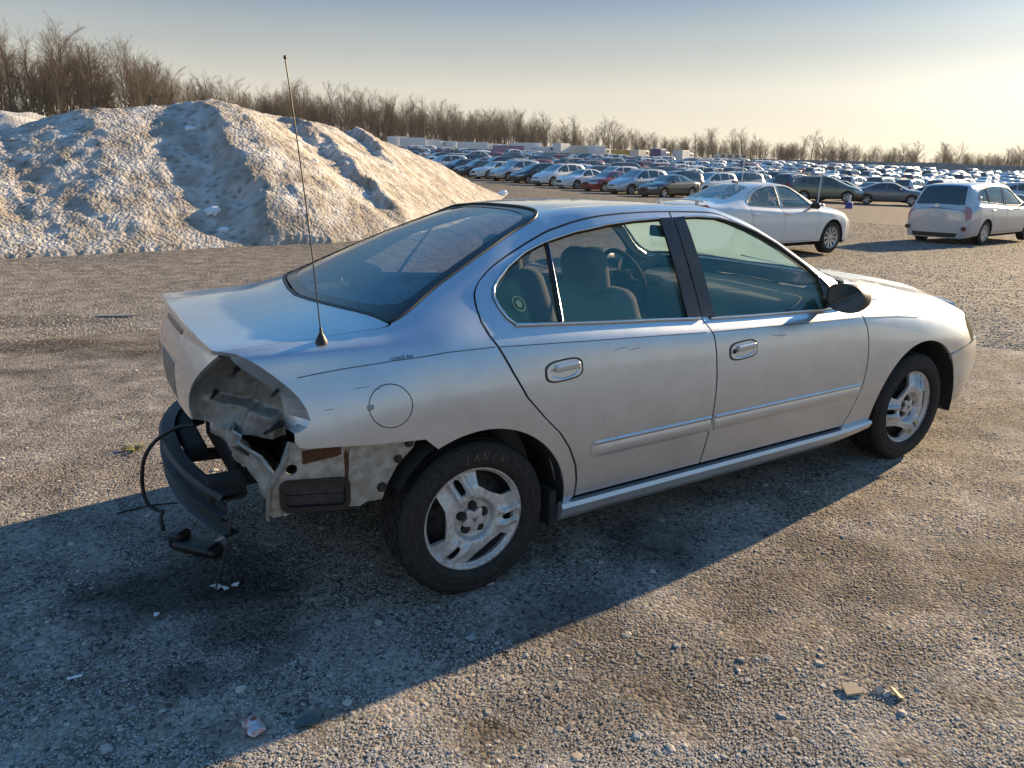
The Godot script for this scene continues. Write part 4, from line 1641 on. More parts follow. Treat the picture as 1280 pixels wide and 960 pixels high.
# ---------------------------------------------------------------- bits on the ground
func litter() -> void:
	var tan_ := mat(Color(.42, .32, .22), .8)
	var flat := func(called: String, label: String, category: String, at: Vector3, pts: Array, thick: float, m: Material, turn: float, lean := Vector2.ZERO) -> void:
		var st := new_st()
		var top := []
		var bot := []
		for p in pts:
			var y: float = p[2] if p.size() > 2 else 0.0
			top.append(Vector3(p[0], thick + y, p[1]))
			bot.append(Vector3(p[0], y, p[1]))
		var n := pts.size()
		for k in n:
			quad(st, bot[k], bot[(k + 1) % n], top[(k + 1) % n], top[k])
			if k > 0 and k < n - 1:
				tri(st, top[0], top[k], top[k + 1])
				tri(st, bot[0], bot[k + 1], bot[k])
		var o := put(called, st.commit(), m, self)
		tag(o, label, category)
		o.position = at
		o.rotation = Vector3(lean.x, turn, lean.y)
	flat.call("stone_flake", "flat tan stone flake lying on the gravel, the biggest of three", "stone", Vector3(1.06, .004, -1.93), [[-.03, .022], [-.018, -.026], [.012, -.018], [.030, .006], [.026, .024]], .008, tan_, .2, Vector2(.12, .05))
	flat.call("stone_flake", "narrow tan stone flake standing tilted right of the biggest one", "stone", Vector3(1.19, .006, -1.91), [[-.010, .024], [-.012, -.02], [.006, -.022], [.013, .02]], .006, tan_, .15, Vector2(.1, -.5))
	flat.call("stone_flake", "small grey stone flake between the two tan ones", "stone", Vector3(1.145, .004, -1.925), [[-.016, .012], [-.008, -.012], [.014, -.006], [.012, .012]], .008, mat(Color(.33, .29, .23), .85), .4, Vector2(.2, .2))
	flat.call("paper_scrap", "white paper scrap lying on shaded asphalt at lower left", "paper", Vector3(-1.37, .006, -1.96), [[-.022, .006], [-.02, -.006], [.022, -.004], [.020, .007]], .002, M.white_box, .5)
	flat.call("plastic_shard", "torn grey-green plastic shard on the lit gravel's edge", "plastic piece", Vector3(-.59, .006, -1.77), [[-.035, .012], [-.028, -.012], [-.002, -.02, .006], [.03, -.012, .004], [.034, .014], [.01, .020, .006]], .002, mat(Color(.06, .085, .085), .35), .3, Vector2(.1, .05))
	flat.call("wood_strip", "grey broken strip lying on the gravel beyond the boot", "debris", Vector3(-4.28, .008, -7.81), [[-.22, .02], [-.16, -.025], [.2, -.02], [.26, .0], [.1, .03]], .012, mat(Color(.26, .26, .26), .7), .05, Vector2(0, .02))
	flat.call("plastic_sliver", "pale thin sliver lying near the rear tyre on the shaded asphalt", "plastic piece", Vector3(-.28, .006, -2.56), [[-.05, .004], [-.03, -.004], [.05, -.002], [.04, .006]], .002, mat(Color(.16, .18, .17), .5), .9)
	flat.call("torn_flap", "translucent grey torn flap under the end of the bumper beam", "plastic piece", Vector3(-1.24, .006, -2.80), [[-.07, .01], [-.05, -.035], [.06, -.05, .03], [.08, .0, .05], [.02, .03, .01]], .003, mat(Color(.16, .17, .19), .3), .5)
	for k in 5:
		flat.call("glass_bit", ["pale shiny bit, largest of those by the strap's foot", "thin pale splinter left of the shiny bits", "tiny pale bit beside the strap's foot", "dull white crumb below the beam", "white crumb on the oil stain"][k], "debris", Vector3([-1.06, -1.12, -1.09, -1.14, -1.27][k], .006, [-2.50, -2.48, -2.475, -2.49, -2.30][k]), [[-.014, .008], [-.008, -.01], [.014, -.006, .006], [.010, .010]], .003, M.ice, k * 1.3)
	# crumpled can
	var st := new_st()
	var rows := []
	for j in 7:
		var row := []
		for k in 14:
			var a := TAU * k / 14
			var rr := (.024 if j > 0 and j < 6 else .018) * rng.randf_range(.78, 1.12)
			row.append(Vector3(rr * cos(a) * 1.1, maxf(.018 + rr * sin(a) * .62, .001), -.034 + j * .0113 + rng.randf_range(-.003, .003)))
		rows.append(row)
	for j in 6:
		for k in 14:
			quad(st, rows[j][k], rows[j][(k + 1) % 14], rows[j + 1][(k + 1) % 14], rows[j + 1][k])
	for e in [0, 6]:
		for k in range(1, 13):
			tri(st, rows[e][0], rows[e][k], rows[e][k + 1])
	var wrap := mat(Color(1, 1, 1), .35, .3)
	wrap.albedo_texture = noise_tex(.018, 128, Color(.75, .78, .80), Color(.62, .25, .18), 12, 2, FastNoiseLite.TYPE_SIMPLEX, .55)
	wrap.uv1_triplanar = true
	wrap.uv1_scale = Vector3(9, 9, 9)
	var can := put("crumpled_wrapper", st.commit(), wrap, self)
	tag(can, "crumpled white and red wrapper at the edge of the shadow", "litter")
	can.position = Vector3(-.73, .002, -1.74)
	can.rotation = Vector3(0, .7, 0)
	# black plastic piece that fell from the car
	st = new_st()
	rbox(st, Vector3(-.06, .035, 0), Vector3(.035, .04, .04), .02)
	rbox(st, Vector3(.04, .022, .01), Vector3(.10, .022, .045), .02)
	rbox(st, Vector3(.11, .018, .02), Vector3(.05, .016, .03), .014)
	var o := put("black_bracket", st.commit(), M.black, self)
	tag(o, "black plastic bracket lying on the ground below the bumper beam", "car part")
	o.position = Vector3(-1.35, .002, -2.79)
	o.rotation.y = -.35
	# dry twig and weed
	st = new_st()
	tube(st, smooth_curve(v3([[-1.83, .006, -3.10], [-1.72, .008, -3.18], [-1.60, .006, -3.22]]), 4), .004, 5)
	tag(put("thin_stick", st.commit(), M.black_matt, self), "thin dark stick lying on the shaded ground left of the car", "stick")
	st = new_st()
	for k in 26:
		var a := rng.randf() * TAU
		var d := Vector3(cos(a), 0, sin(a))
		tube(st, [Vector3.ZERO, d * .04 + Vector3(0, .02, 0), d * rng.randf_range(.06, .12) + Vector3(0, rng.randf_range(.004, .04), 0)], [.004, .0035, .001], 4, .5)
	o = put("weed_tuft", st.commit(), mat(Color(.14, .14, .035), .8), self)
	tag(o, "small dry yellow weed tuft on the gravel left of the boot", "weed")
	o.position = Vector3(-2.14, 0, -3.91)


func _ready() -> void:
	rng.seed = 7
	setup_view()
	make_materials()
	M.snow = StandardMaterial3D.new()
	M.snow.vertex_color_use_as_albedo = true
	M.snow.roughness = .9
	M.snow.metallic_specular = .25
	M.snow.heightmap_enabled = true
	M.snow.heightmap_texture = noise_tex(.035, 512, Color.BLACK, Color.WHITE, 61, 6)
	M.snow.heightmap_scale = 4.5
	M.snow.uv1_triplanar = true
	M.snow.uv1_world_triplanar = true
	M.snow.uv1_scale = Vector3(.5, .5, .5)
	ground()
	snow()
	woods()
	lot()
	silver_sedan()
	litter()


# ---------------------------------------------------------------- the silver sedan
func wheel(parent: Node3D, at: Vector3, side: float, arms: Array, r := 0.302) -> void:
	var w := Node3D.new()
	w.position = at
	if side < 0:
		w.rotation.y = PI
	w.name = "wheel" if not parent.has_meta("n_wheel") else "wheel_%03d" % parent.get_meta("n_wheel")
	parent.set_meta("n_wheel", (parent.get_meta("n_wheel") if parent.has_meta("n_wheel") else 0) + 1)
	parent.add_child(w)
	if not M.has("wheel_meshes"):
		M.wheel_meshes = {}
	var key := str(arms)
	if not M.wheel_meshes.has("tyre"):
		# tyre: tread rows with sipes and grooves, lathed by hand so that the blocks stand proud
		var st := new_st()
		var prof := [Vector2(.196, -.07), Vector2(.21, -.1), Vector2(.24, -.108), Vector2(.27, -.105), Vector2(.291, -.094), Vector2(.301, -.08)]
		var tread := [-.08, -.052, -.049, -.042, -.039, -.008, -.005, .005, .008, .039, .042, .049, .052, .08]
		var side_prof := [Vector2(.301, .08), Vector2(.291, .094), Vector2(.281, .101), Vector2(.279, .104), Vector2(.268, .106), Vector2(.266, .1045), Vector2(.245, .1085), Vector2(.228, .106), Vector2(.226, .1085), Vector2(.214, .103), Vector2(.208, .096), Vector2(.2, .085)]
		var segs := 120
		var fixed := func(p: Vector3) -> Vector3:
			return Vector3(p.x * (1.0 + maxf(0.0, -p.y - .297) * 0.6), maxf(p.y, -r), p.z)
		var ring := func(q: Vector2, k: float) -> Vector3:
			var a := TAU * k / segs
			return fixed.call(Vector3(q.x * cos(a), q.x * sin(a), q.y))
		for P in [prof, side_prof]:
			for i in P.size() - 1:
				var d: Vector2 = (P[i + 1] - P[i]).normalized()
				for k in segs:
					var a0 := TAU * k / segs
					var a1 := TAU * (k + 1) / segs
					var na := Vector3(d.y * cos(a0), d.y * sin(a0), -d.x)
					var nb := Vector3(d.y * cos(a1), d.y * sin(a1), -d.x)
					smooth_quad(st, [ring.call(P[i], k), ring.call(P[i], k + 1), ring.call(P[i + 1], k + 1), ring.call(P[i + 1], k)], [na, nb, nb, na])
		for i in tread.size() - 1:
			var groove: bool = i in [2, 6, 10]
			var wall: bool = i in [1, 3, 5, 7, 9, 11]
			for k in segs:
				var low: bool = groove or ((k + i * 2) % 5 == 0 and not wall)
				var ra := .295 if groove else (.3000 if low else .3035)
				var rb := ra
				if wall:
					ra = .3035 if i in [1, 5, 9] else .295
					rb = .295 if i in [1, 5, 9] else .3035
				var sh := 0.35 * signf(tread[i])
				quad(st, ring.call(Vector2(ra, tread[i]), k + sh), ring.call(Vector2(ra, tread[i]), k + 1 + sh), ring.call(Vector2(rb, tread[i + 1]), k + 1 + sh), ring.call(Vector2(rb, tread[i + 1]), k + sh))
		M.wheel_meshes.tyre = st.commit()
		# dark steel disc with its ring of holes, seen through the hubcap
		st = new_st()
		lathe(st, [Vector2(.2, -.02), Vector2(.2, .085), Vector2(.195, .07), Vector2(.17, .02), Vector2(.15, .022), Vector2(.12, .045), Vector2(.06, .05), Vector2(0, .05)], 48)
		for k in 16:
			var t := Transform3D(Basis(Vector3.BACK, TAU * k / 16), Vector3.ZERO)
			lathe(st, [Vector2(.017, .03), Vector2(.0165, .04), Vector2(.012, .034), Vector2(0, .034)], 10, t.translated_local(Vector3(.137, 0, 0)))
		M.wheel_meshes.steel = st.commit()
		st = new_st()
		for k in 5:
			var t := Transform3D(Basis(Vector3.BACK, TAU * k / 5 + 0.3), Vector3.ZERO).translated_local(Vector3(.05, 0, 0))
			lathe(st, [Vector2(.0165, .07), Vector2(.0165, .080), Vector2(.013, .084), Vector2(0, .084)], 6, t, true)
		M.wheel_meshes.nuts = st.commit()
		st = new_st()
		var cap := PackedVector2Array()
		for k in 30:
			var a := TAU * k / 30
			cap.append(Vector2(cos(a), sin(a)) * (.040 + .010 * cos(5 * (a - 0.3 - PI / 5))))
		sheet(st, cap, [], Vector2(.03, .03), func(x, y): return Vector3(x, y, .089 + .004 * cos(clampf(Vector2(x, y).length() / .045, 0, 1) * PI / 2)), func(x, y): return Vector3(x * 4, y * 4, 1).normalized(), 0, .02)
		M.wheel_meshes.cap = st.commit()
		st = new_st()
		quad(st, Vector3(-.014, .008, .0945), Vector3(.014, .008, .0945), Vector3(.001, -.012, .0945), Vector3(-.001, -.012, .0945))
		M.wheel_meshes.badge = st.commit()
	if not M.wheel_meshes.has(key):
		var disc := PackedVector2Array()
		for k in 72:
			disc.append(Vector2.from_angle(TAU * k / 72) * .208)
		var holes := []
		for g in 3:
			var a0: float = deg_to_rad(arms[g] + 28)
			var a1: float = deg_to_rad(arms[g] + 92)
			var h := PackedVector2Array()
			for k in 13:
				h.append(Vector2.from_angle(lerpf(a0, a1, k / 12.0)) * .186)
			for k in 9:
				var f := k / 8.0
				h.append(Vector2.from_angle(lerpf(a1 - .02, a0 + .22, f)) * lerpf(.135, .118, sin(f * PI)))
			holes.append(h)
			# the slot between the two prongs of an arm
			var d := Vector2.from_angle(deg_to_rad(arms[g]))
			var n := d.orthogonal()
			var s := PackedVector2Array()
			for q in [[.119, -.007], [.128, -.011], [.16, -.0135], [.176, -.011], [.181, 0], [.176, .011], [.16, .0135], [.128, .011], [.119, .007], [.115, 0]]:
				s.append(d * q[0] + n * q[1])
			holes.append(s)
		for k in 5:
			var c := Vector2.from_angle(TAU * k / 5 + 0.3) * .05
			var h := PackedVector2Array()
			for q in 10:
				h.append(c + Vector2.from_angle(TAU * q / 10) * .0185)
			holes.append(h)
		var relief := func(x: float, y: float) -> Vector3:
			var p := Vector2(x, y)
			var rr := p.length()
			var z := .088
			z += .012 * smoothstep(.2085, .2, rr) - .012
			z -= .020 * smoothstep(.198, .186, rr)
			z += .030 * smoothstep(.195, .115, rr)
			z -= .030 * smoothstep(.090, .071, rr)
			for g in 3:
				for e in [-1.0, 1.0]:
					var dd := Vector2.from_angle(deg_to_rad(arms[g]))
					var c: float = dd.orthogonal().dot(p) - e * .0255
					if dd.dot(p) > 0.06:
						z += .021 * exp(-pow(c / .0115, 2)) * smoothstep(.09, .115, rr) * (1.0 - smoothstep(.185, .2, rr))
			return Vector3(x, y, z)
		var rn := func(x: float, y: float) -> Vector3:
			var e := .002
			return (relief.call(x + e, y) - relief.call(x - e, y)).cross(relief.call(x, y + e) - relief.call(x, y - e)).normalized()
		var st := new_st()
		sheet(st, disc, holes, Vector2(.007, .007), relief, rn, 0.0, .016)
		lathe(st, [Vector2(.2, .07), Vector2(.2085, .074), Vector2(.2105, .086), Vector2(.208, .0895), Vector2(.2, .088)], 72)
		M.wheel_meshes[key] = st.commit()
	put("tyre", M.wheel_meshes.tyre, M.tyre, w)
	put("rim", M.wheel_meshes.steel, M.steel, w)
	put("hubcap", M.wheel_meshes[key], M.hubcap, w)
	put("wheel_nuts", M.wheel_meshes.nuts, M.steel, w)
	put("hub_centre", M.wheel_meshes.cap, M.hubcap, w)
	put("badge", M.wheel_meshes.badge, M.bare_grey, w)


func silver_sedan() -> void:
	var L := Loft.new()
	L.setup(SEDAN, -0.95, 3.6)
	var t := thing("silver_sedan", "silver four-door sedan missing its rear bumper and tail lamp, parked on the gravel", "car", CAR_AT, CAR_YAW)
	var B := [false, true]
	# --- lines that the panels share, as (x, s)
	var seam_top := [[2.10, 2.30], [2.03, 2.17], [1.8, 2.10], [1.6, 2.10], [1.4, 2.06], [1.168, 2.05], [.98, 2.07], [.8, 2.12], [.68, 2.20], [.576, 2.29], [.46, 2.33], [.365, 2.36], [.28, 2.38], [.217, 2.43], [.165, 2.53], [.129, 2.66], [.10, 2.84], [.086, 3.03], [.074, 3.35], [.068, 3.77]]
	var seam_rear := [[.070, 1.015], [.078, .985], [.103, .941], [.145, .852], [.198, .755], [.275, .665], [.345, .592], [.392, .52], [.425, .441], [.438, .37], [.437, .300]]
	var glass_edge := [[-.232, 2.22], [-.1, 2.02], [.1, 1.98], [.3, 1.96], [.42, 1.95], [.49, 1.93], [.53, 1.84], [.565, 1.5], [.59, 1.1], [.605, .6], [.61, 0]]
	# --- roof with the C pillars and rear wings
	for m in B:
		var q := PackedVector2Array()
		for p in smooth_curve(Array(v2(glass_edge)), 4):
			q.append(p)
		q.append_array(v2([[1.555, 0], [1.545, .6], [1.53, 1.0], [1.5, 1.5], [1.475, 1.74], [1.6, 1.80], [1.8, 1.82], [2.0, 1.85], [2.12, 1.9], [2.12, 2.3]]))
		q.append_array(PackedVector2Array(smooth_curve(Array(v2(seam_top)), 3)))
		q.append_array(L.flank(seam_rear, 0.03))
		q.append_array(L.flank([[.40, .272], [.388, .272]]))
		q.append_array(L.flank(arc(.02, .30, .37, -4, 118, 26, .362)))
		q.append_array(L.flank([[-.20, .664], [-.345, .671], [-.50, .679], [-.585, .682], [-.610, .690], [-.620, .708], [-.619, .735]]))
		q.append_array(L.flank([[-.600, .740], [-.578, .752], [-.566, .772], [-.572, .806], [-.590, .845], [-.615, .877], [-.646, .908], [-.68, .940], [-.71, .963], [-.745, .983]], 0.02))
		q.append_array(PackedVector2Array(smooth_curve(Array(v2([[-.786, 2.42], [-.74, 2.28], [-.66, 2.15], [-.55, 2.09], [-.45, 2.14], [-.36, 2.31], [-.30, 2.48], [-.265, 2.56], [-.243, 2.48], [-.234, 2.30]])), 3)))
		var o := put("roof_and_rear_wing", cut(L, q, [PackedVector2Array(circle_on(L, -.312, .795, .0735))] if not m else [], Vector2(.045, .26), 0, .016, [m], true), M.silver, t)
	# fuel flap, a hair below the wing
	var flap := put("fuel_flap", cut(L, PackedVector2Array(circle_on(L, -.312, .795, .0705)), [], Vector2(.03, .2), -.001, .012), M.silver, t)
	var st := new_st()
	rbox(st, Vector3.ZERO, Vector3(.012, .010, .006), .005, Transform3D(Basis(), L.P(-.378, L.s_at(-.378, .797)) + Vector3(0, 0, -.004)))
	put("finger_notch", st.commit(), M.silver_shadow, flap)
	# --- boot lid: top and rear face in one skin
	var lid := PackedVector2Array(smooth_curve(Array(v2([[-.375, 0], [-.36, .35], [-.325, .8], [-.285, 1.3], [-.255, 1.75], [-.243, 2.15], [-.252, 2.40], [-.272, 2.50], [-.305, 2.42], [-.36, 2.25], [-.45, 2.09], [-.55, 2.045], [-.66, 2.10], [-.74, 2.23], [-.782, 2.36]])), 3))
	lid.append_array(v2([[-.80, 2.2], [-.815, 1.9], [-.826, 1.3], [-.83, .7], [-.832, 0]]))
	put("boot_lid", cut(L, lid, [], Vector2(.05, .26), 0, .014, B, true), M.silver, t)
	var face := func(z: float, y: float) -> Vector3:
		var u := clampf((1.008 - y) / .3, 0.0, 1.0)
		var lip := .012 * exp(-pow((y - 1.0) / .016, 2))
		return Vector3(-.824 - lip - .088 * sin(u * 1.75) * (1.0 - .35 * u) + .055 * pow(absf(z) / .62, 3.0), y + .012 * (1.0 - z * z / .4) * (1.0 - u), z)
	var face_n := func(z: float, y: float) -> Vector3:
		return -(face.call(z + .01, y) - face.call(z - .01, y)).cross(face.call(z, y + .01) - face.call(z, y - .01)).normalized() * -1.0
	var lid_cut := [[.632, .992], [.60, .965], [.555, .93], [.50, .885], [.455, .845], [.41, .79], [.385, .745], [.375, .70]]
	var fp := PackedVector2Array(smooth_curve(Array(v2(lid_cut)), 3))
	for p in smooth_curve(Array(v2([[-.375, .70], [-.385, .745], [-.41, .79], [-.455, .845], [-.50, .885], [-.555, .93], [-.60, .965], [-.632, .992]])), 3):
		fp.append(p)
	fp.append_array(v2([[-.4, 1.0], [0, 1.003], [.4, 1.0]]))
	var fnn := func(z: float, y: float) -> Vector3:
		var n: Vector3 = face_n.call(z, y)
		return n if n.x < 0 else -n
	st = new_st()
	sheet(st, fp, [], Vector2(.05, .025), face, fnn, 0.0, .014)
	put("boot_lid_face", st.commit(), M.silver, t)
	st = new_st()
	sheet(st, v2([[-.19, .957], [.19, .957], [.2, .965], [.19, .973], [-.19, .973], [-.2, .965]]), [], Vector2(.04, .01), face, fnn, .003, .004)
	put("high_brake_lamp", st.commit(), M.dark_red, t)
	# dark letters of a badge and the plate recess on the boot face
	st = new_st()
	for k in 6:
		sheet(st, v2([[-.52 + k * .03, .80], [-.50 + k * .03, .80], [-.498 + k * .03, .828], [-.518 + k * .03, .828]]), [], Vector2(.04, .04), face, fnn, .002, .003)
	put("badge", st.commit(), M.black, t)
	st = new_st()
	sheet(st, v2([[-.17, .72], [.17, .72], [.17, .85], [-.17, .85]]), [], Vector2(.1, .1), face, fnn, .002, .003)
	put("plate_recess", st.commit(), M.bare_grey, t)
	# --- rear and front doors with their window openings
	var rear_top := seam_top.filter(func(p): return p[0] < 1.17)
	var rear_win := [[.205, 1.007], [.181, 1.03], [.166, 1.066], [.164, 1.096], [.180, 1.124], [.215, 1.151], [.28, 1.190], [.38, 1.234], [.50, 1.271], [.65, 1.305], [.8, 1.328], [.95, 1.341], [1.138, 1.347], [1.128, 1.15], [1.112, .944], [.9, .960], [.6, .980], [.35, .998]]
	var front_win := [[1.180, .938], [1.192, 1.15], [1.205, 1.349], [1.32, 1.349], [1.44, 1.341], [1.54, 1.318], [1.65, 1.276], [1.77, 1.215], [1.92, 1.108], [2.02, 1.020], [2.075, .955], [2.09, .908], [1.98, .907], [1.75, .914], [1.45, .925]]
	var close := func(a: Array) -> Array: return a + [a[0]]
	var rw := L.flank(close.call(rear_win), 0.03)
	var fw := L.flank(close.call(front_win), 0.03)
	rw.remove_at(rw.size() - 1)
	fw.remove_at(fw.size() - 1)
	for m in B:
		var q := PackedVector2Array()
		for p in smooth_curve(Array(v2(rear_top)), 3):
			q.append(p + Vector2(.0085 if p.y > 2.6 else .0, .045 if p.y <= 2.6 else 0.0))
		for p in L.flank(seam_rear, 0.03):
			q.append(p + Vector2(.0105, 0))
		q.append_array(L.flank([[.447, .302], [1.122, .302], [1.134, .40], [1.151, .52], [1.161, .62], [1.166, .70], [1.166, .80], [1.162, .87], [1.140, .925], [1.134, .945], [1.144, 1.1], [1.156, 1.25], [1.163, 1.35]], 0.03))
		var d := put("rear_door", cut(L, q, [rw], Vector2(.05, .3), 0, .016, [m]), M.silver, t)
		door_details(L, d, rw, "rear", m)
		q = PackedVector2Array(smooth_curve(Array(v2([[2.095, 2.36], [2.025, 2.22], [1.8, 2.15], [1.6, 2.15], [1.4, 2.11], [1.178, 2.10]])), 3))
		q.append_array(L.flank([[1.171, 1.35], [1.164, 1.25], [1.152, 1.1], [1.142, .945], [1.148, .925], [1.170, .87], [1.174, .80], [1.174, .70], [1.169, .62], [1.159, .52], [1.142, .40], [1.130, .302], [2.118, .302], [2.165, .40], [2.207, .52], [2.222, .62], [2.226, .733], [2.218, .80], [2.192, .878], [2.165, .915], [2.135, .96], [2.11, .995]], 0.03))
		d = put("front_door", cut(L, q, [fw], Vector2(.05, .3), 0, .016, [m]), M.silver, t)
		door_details(L, d, fw, "front", m)
		# --- front wing
		q = L.flank([[2.126, .302], [2.173, .40], [2.215, .52], [2.230, .62], [2.234, .733], [2.226, .80], [2.200, .885], [2.17, .93], [2.14, .975]], 0.03)
		q.append_array(PackedVector2Array(smooth_curve(Array(v2([[2.10, 2.45], [2.17, 2.75], [2.262, 3.10], [2.36, 3.38], [2.48, 3.52], [2.7, 3.5], [3.0, 3.35], [3.2, 3.2], [3.36, 3.05], [3.42, 2.9]])), 3)))
		q.append_array(L.flank([[3.40, .742], [3.33, .725], [3.295, .69], [3.29, .65], [3.30, .607], [3.15, .595], [3.105, .590]]))
		q.append_array(L.flank(arc(2.735, .30, .392, 47, 183, 30, .382)))
		q.append_array(L.flank([[2.342, .275], [2.12, .275]]))
		put("front_wing", cut(L, q, [], Vector2(.05, .3), 0, .016, [m]), M.silver, t)
		# front bumper flank
		q = L.flank([[3.11, .580], [3.15, .586], [3.30, .598], [3.40, .603], [3.6, .59]])
		q.append_array(L.flank([[3.6, .25], [3.3, .24], [3.10, .235]]))
		q.append_array(L.flank(arc(2.735, .30, .392, -10, 45, 10, .382)))
		put("front_bumper", cut(L, q, [], Vector2(.05, .3), .004, .016, [m]), M.silver, t)
		# headlamp strip round the corner
		q = L.flank([[3.41, .738], [3.338, .72], [3.303, .688], [3.298, .65], [3.308, .612], [3.45, .615], [3.6, .61], [3.6, .66], [3.52, .70]])
		put("headlamp", cut(L, q, [], Vector2(.05, .2), -.004, .01, [m]), M.lamp_dark, t)
		# side skirt
		st = new_st()
		var sill := []
		for k in 40:
			var x := lerpf(.372, 2.345, k / 39.0)
			var z := L.P(x, L.s_at(x, .30)).z
			var lift := .045 * pow(clampf((x - 2.0) / .34, 0, 1), 2) + .0 * x
			sill.append([Vector3(x, .286 + lift * .3, z - .01), Vector3(x, .284 + lift * .3, z + .016), Vector3(x, .268 + lift * .4, z + .024), Vector3(x, .232 + lift * .6, z + .012), Vector3(x, .205 + lift, z - .012), Vector3(x, .200 + lift, z - .05)])
		for k in 39:
			for j in 5:
				var p := [sill[k][j], sill[k + 1][j], sill[k + 1][j + 1], sill[k][j + 1]]
				if m:
					p = p.map(func(v): return v * Vector3(1, 1, -1))
				var nn := (p[1] - p[0] as Vector3).cross(p[3] - p[0]).normalized()
				if nn.z * (-1.0 if m else 1.0) < 0 and j < 4:
					nn = -nn
				smooth_quad(st, p, [nn, nn, nn, nn])
		for e in [0, 39]:
			var p: Array = sill[e].map(func(v): return v * Vector3(1, 1, -1 if m else 1))
			for k in range(1, 5):
				tri(st, p[0], p[k], p[k + 1])
		put("side_skirt", st.commit(), M.silver, t)
	# --- bonnet with its raised middle, and the nose
	var bonnet := func(x: float, s: float) -> Vector3:
		var p := L.P(x, s)
		var z := absf(p.z)
		p.y += .016 * smoothstep(.50, .42, z) * smoothstep(2.45, 2.8, x) * smoothstep(3.5, 3.15, x)
		return p
	var bonnet_n := func(x: float, s: float) -> Vector3:
		var s0 := maxf(s - .05, 0.0)
		var n: Vector3 = (bonnet.call(x, s + .05) - bonnet.call(x, s0)).cross(bonnet.call(minf(x + .012, 3.6), s) - bonnet.call(x - .012, s)).normalized()
		return Vector3(n.x, n.y, 0).normalized() if s < .02 else n
	var hood := v2([[2.40, 0], [2.36, .6], [2.30, 1.2], [2.22, 1.8], [2.13, 2.3]])
	for p in smooth_curve(Array(v2([[2.115, 2.45], [2.185, 2.75], [2.275, 3.06], [2.37, 3.32], [2.48, 3.46], [2.7, 3.44], [3.0, 3.29], [3.2, 3.14], [3.36, 2.99], [3.43, 2.85]])), 3):
		hood.append(p)
	hood.append_array(v2([[3.50, 2.3], [3.57, 1.6], [3.6, 1.0], [3.6, 0]]))
	st = new_st()
	for m in B:
		sheet(st, hood, [], Vector2(.05, .12), bonnet, bonnet_n, 0, .014, m, true)
	put("bonnet", st.commit(), M.silver, t)
	var nose := func(z: float, y: float) -> Vector3:
		var edge := lerpf(.70, .56, clampf((y - .45) / .30, 0, 1))
		return Vector3(3.598 + .17 * (1.0 - pow(absf(z) / edge, 2.4)) + .03 * smoothstep(.62, .5, y) - .12 * smoothstep(.62, .80, y) * (1.0 - absf(z) / edge), y, z)
	var nose_n := func(z: float, y: float) -> Vector3:
		var n: Vector3 = (nose.call(z + .01, y) - nose.call(z - .01, y)).cross(nose.call(z, y + .01) - nose.call(z, y - .01)).normalized()
		return n if n.x > 0 else -n
	st = new_st()
	sheet(st, v2([[-.68, .24], [.68, .24], [.695, .45], [.66, .55], [.60, .70], [.52, .76], [.2, .795], [-.2, .795], [-.52, .76], [-.60, .70], [-.66, .55], [-.695, .45]]), [], Vector2(.05, .04), nose, nose_n, 0, .02)
	put("front_bumper", st.commit(), M.silver, t)
	# --- windscreen and rear window
	var wind := v2([[1.56, 0], [1.55, .6], [1.535, 1.0], [1.505, 1.5], [1.485, 1.74], [1.6, 1.79], [1.8, 1.81], [2.0, 1.84], [2.12, 1.88], [2.21, 1.84], [2.29, 1.2], [2.345, .6], [2.38, 0]])
	var ws := put("windscreen", cut(L, wind, [], Vector2(.06, .2), -.004, 0, B, true), M.windscreen, t)
	put("frit", frame_of(L, wind, [[1.60, 0], [1.59, .6], [1.575, 1.0], [1.55, 1.5], [1.545, 1.66], [1.8, 1.70], [2.0, 1.72], [2.14, 1.74], [2.22, 1.2], [2.28, .6], [2.31, 0]], -.002), M.black_gloss, ws)
	var rear := v2([[-.36, 0], [-.345, .35], [-.312, .8], [-.272, 1.3], [-.244, 1.75], [-.232, 2.13], [-.1, 1.99], [.1, 1.95], [.3, 1.93], [.42, 1.92], [.48, 1.89], [.52, 1.80], [.555, 1.45], [.58, 1.05], [.595, .6], [.60, 0]])
	var rg := put("rear_window", cut(L, rear, [], Vector2(.06, .2), -.004, 0, B, true), M.rear_window, t)
	put("frit", frame_of(L, rear, [[-.315, 0], [-.30, .35], [-.27, .8], [-.22, 1.3], [-.17, 1.62], [-.10, 1.72], [.1, 1.70], [.3, 1.68], [.42, 1.66], [.48, 1.55], [.515, 1.2], [.54, .8], [.55, .4], [.552, 0]], -.002), M.black_gloss, rg)
	st = new_st()
	for k in 13:
		var x := lerpf(-.22, .50, k / 12.0)
		for m in B:
			var line := PackedVector2Array()
			for j in 10:
				line.append(Vector2(x + .05 * (1.0 - pow(j / 9.0, 2)) - .05, 1.62 * j / 9.0))
			tube(st, on_skin(L, line, -.006, m), .0008, 4, 1.0, false)
	put("defroster_lines", st.commit(), M.lamp_dark, rg)
	for m in B:
		st = new_st()
		tube(st, on_skin(L, PackedVector2Array(smooth_curve(Array(v2(glass_edge)).map(func(p): return p + Vector2(0, -.01)), 4)), .001, m), .006, 6)
		put("window_seal", st.commit(), M.black, t)
		st = new_st()
		tube(st, on_skin(L, PackedVector2Array(smooth_curve(Array(v2([[-.378, 0], [-.362, .35], [-.327, .8], [-.288, 1.3], [-.258, 1.75], [-.240, 2.2]])), 4)), -.004, m), .009, 6)
		put("window_seal", st.commit(), M.black, t)
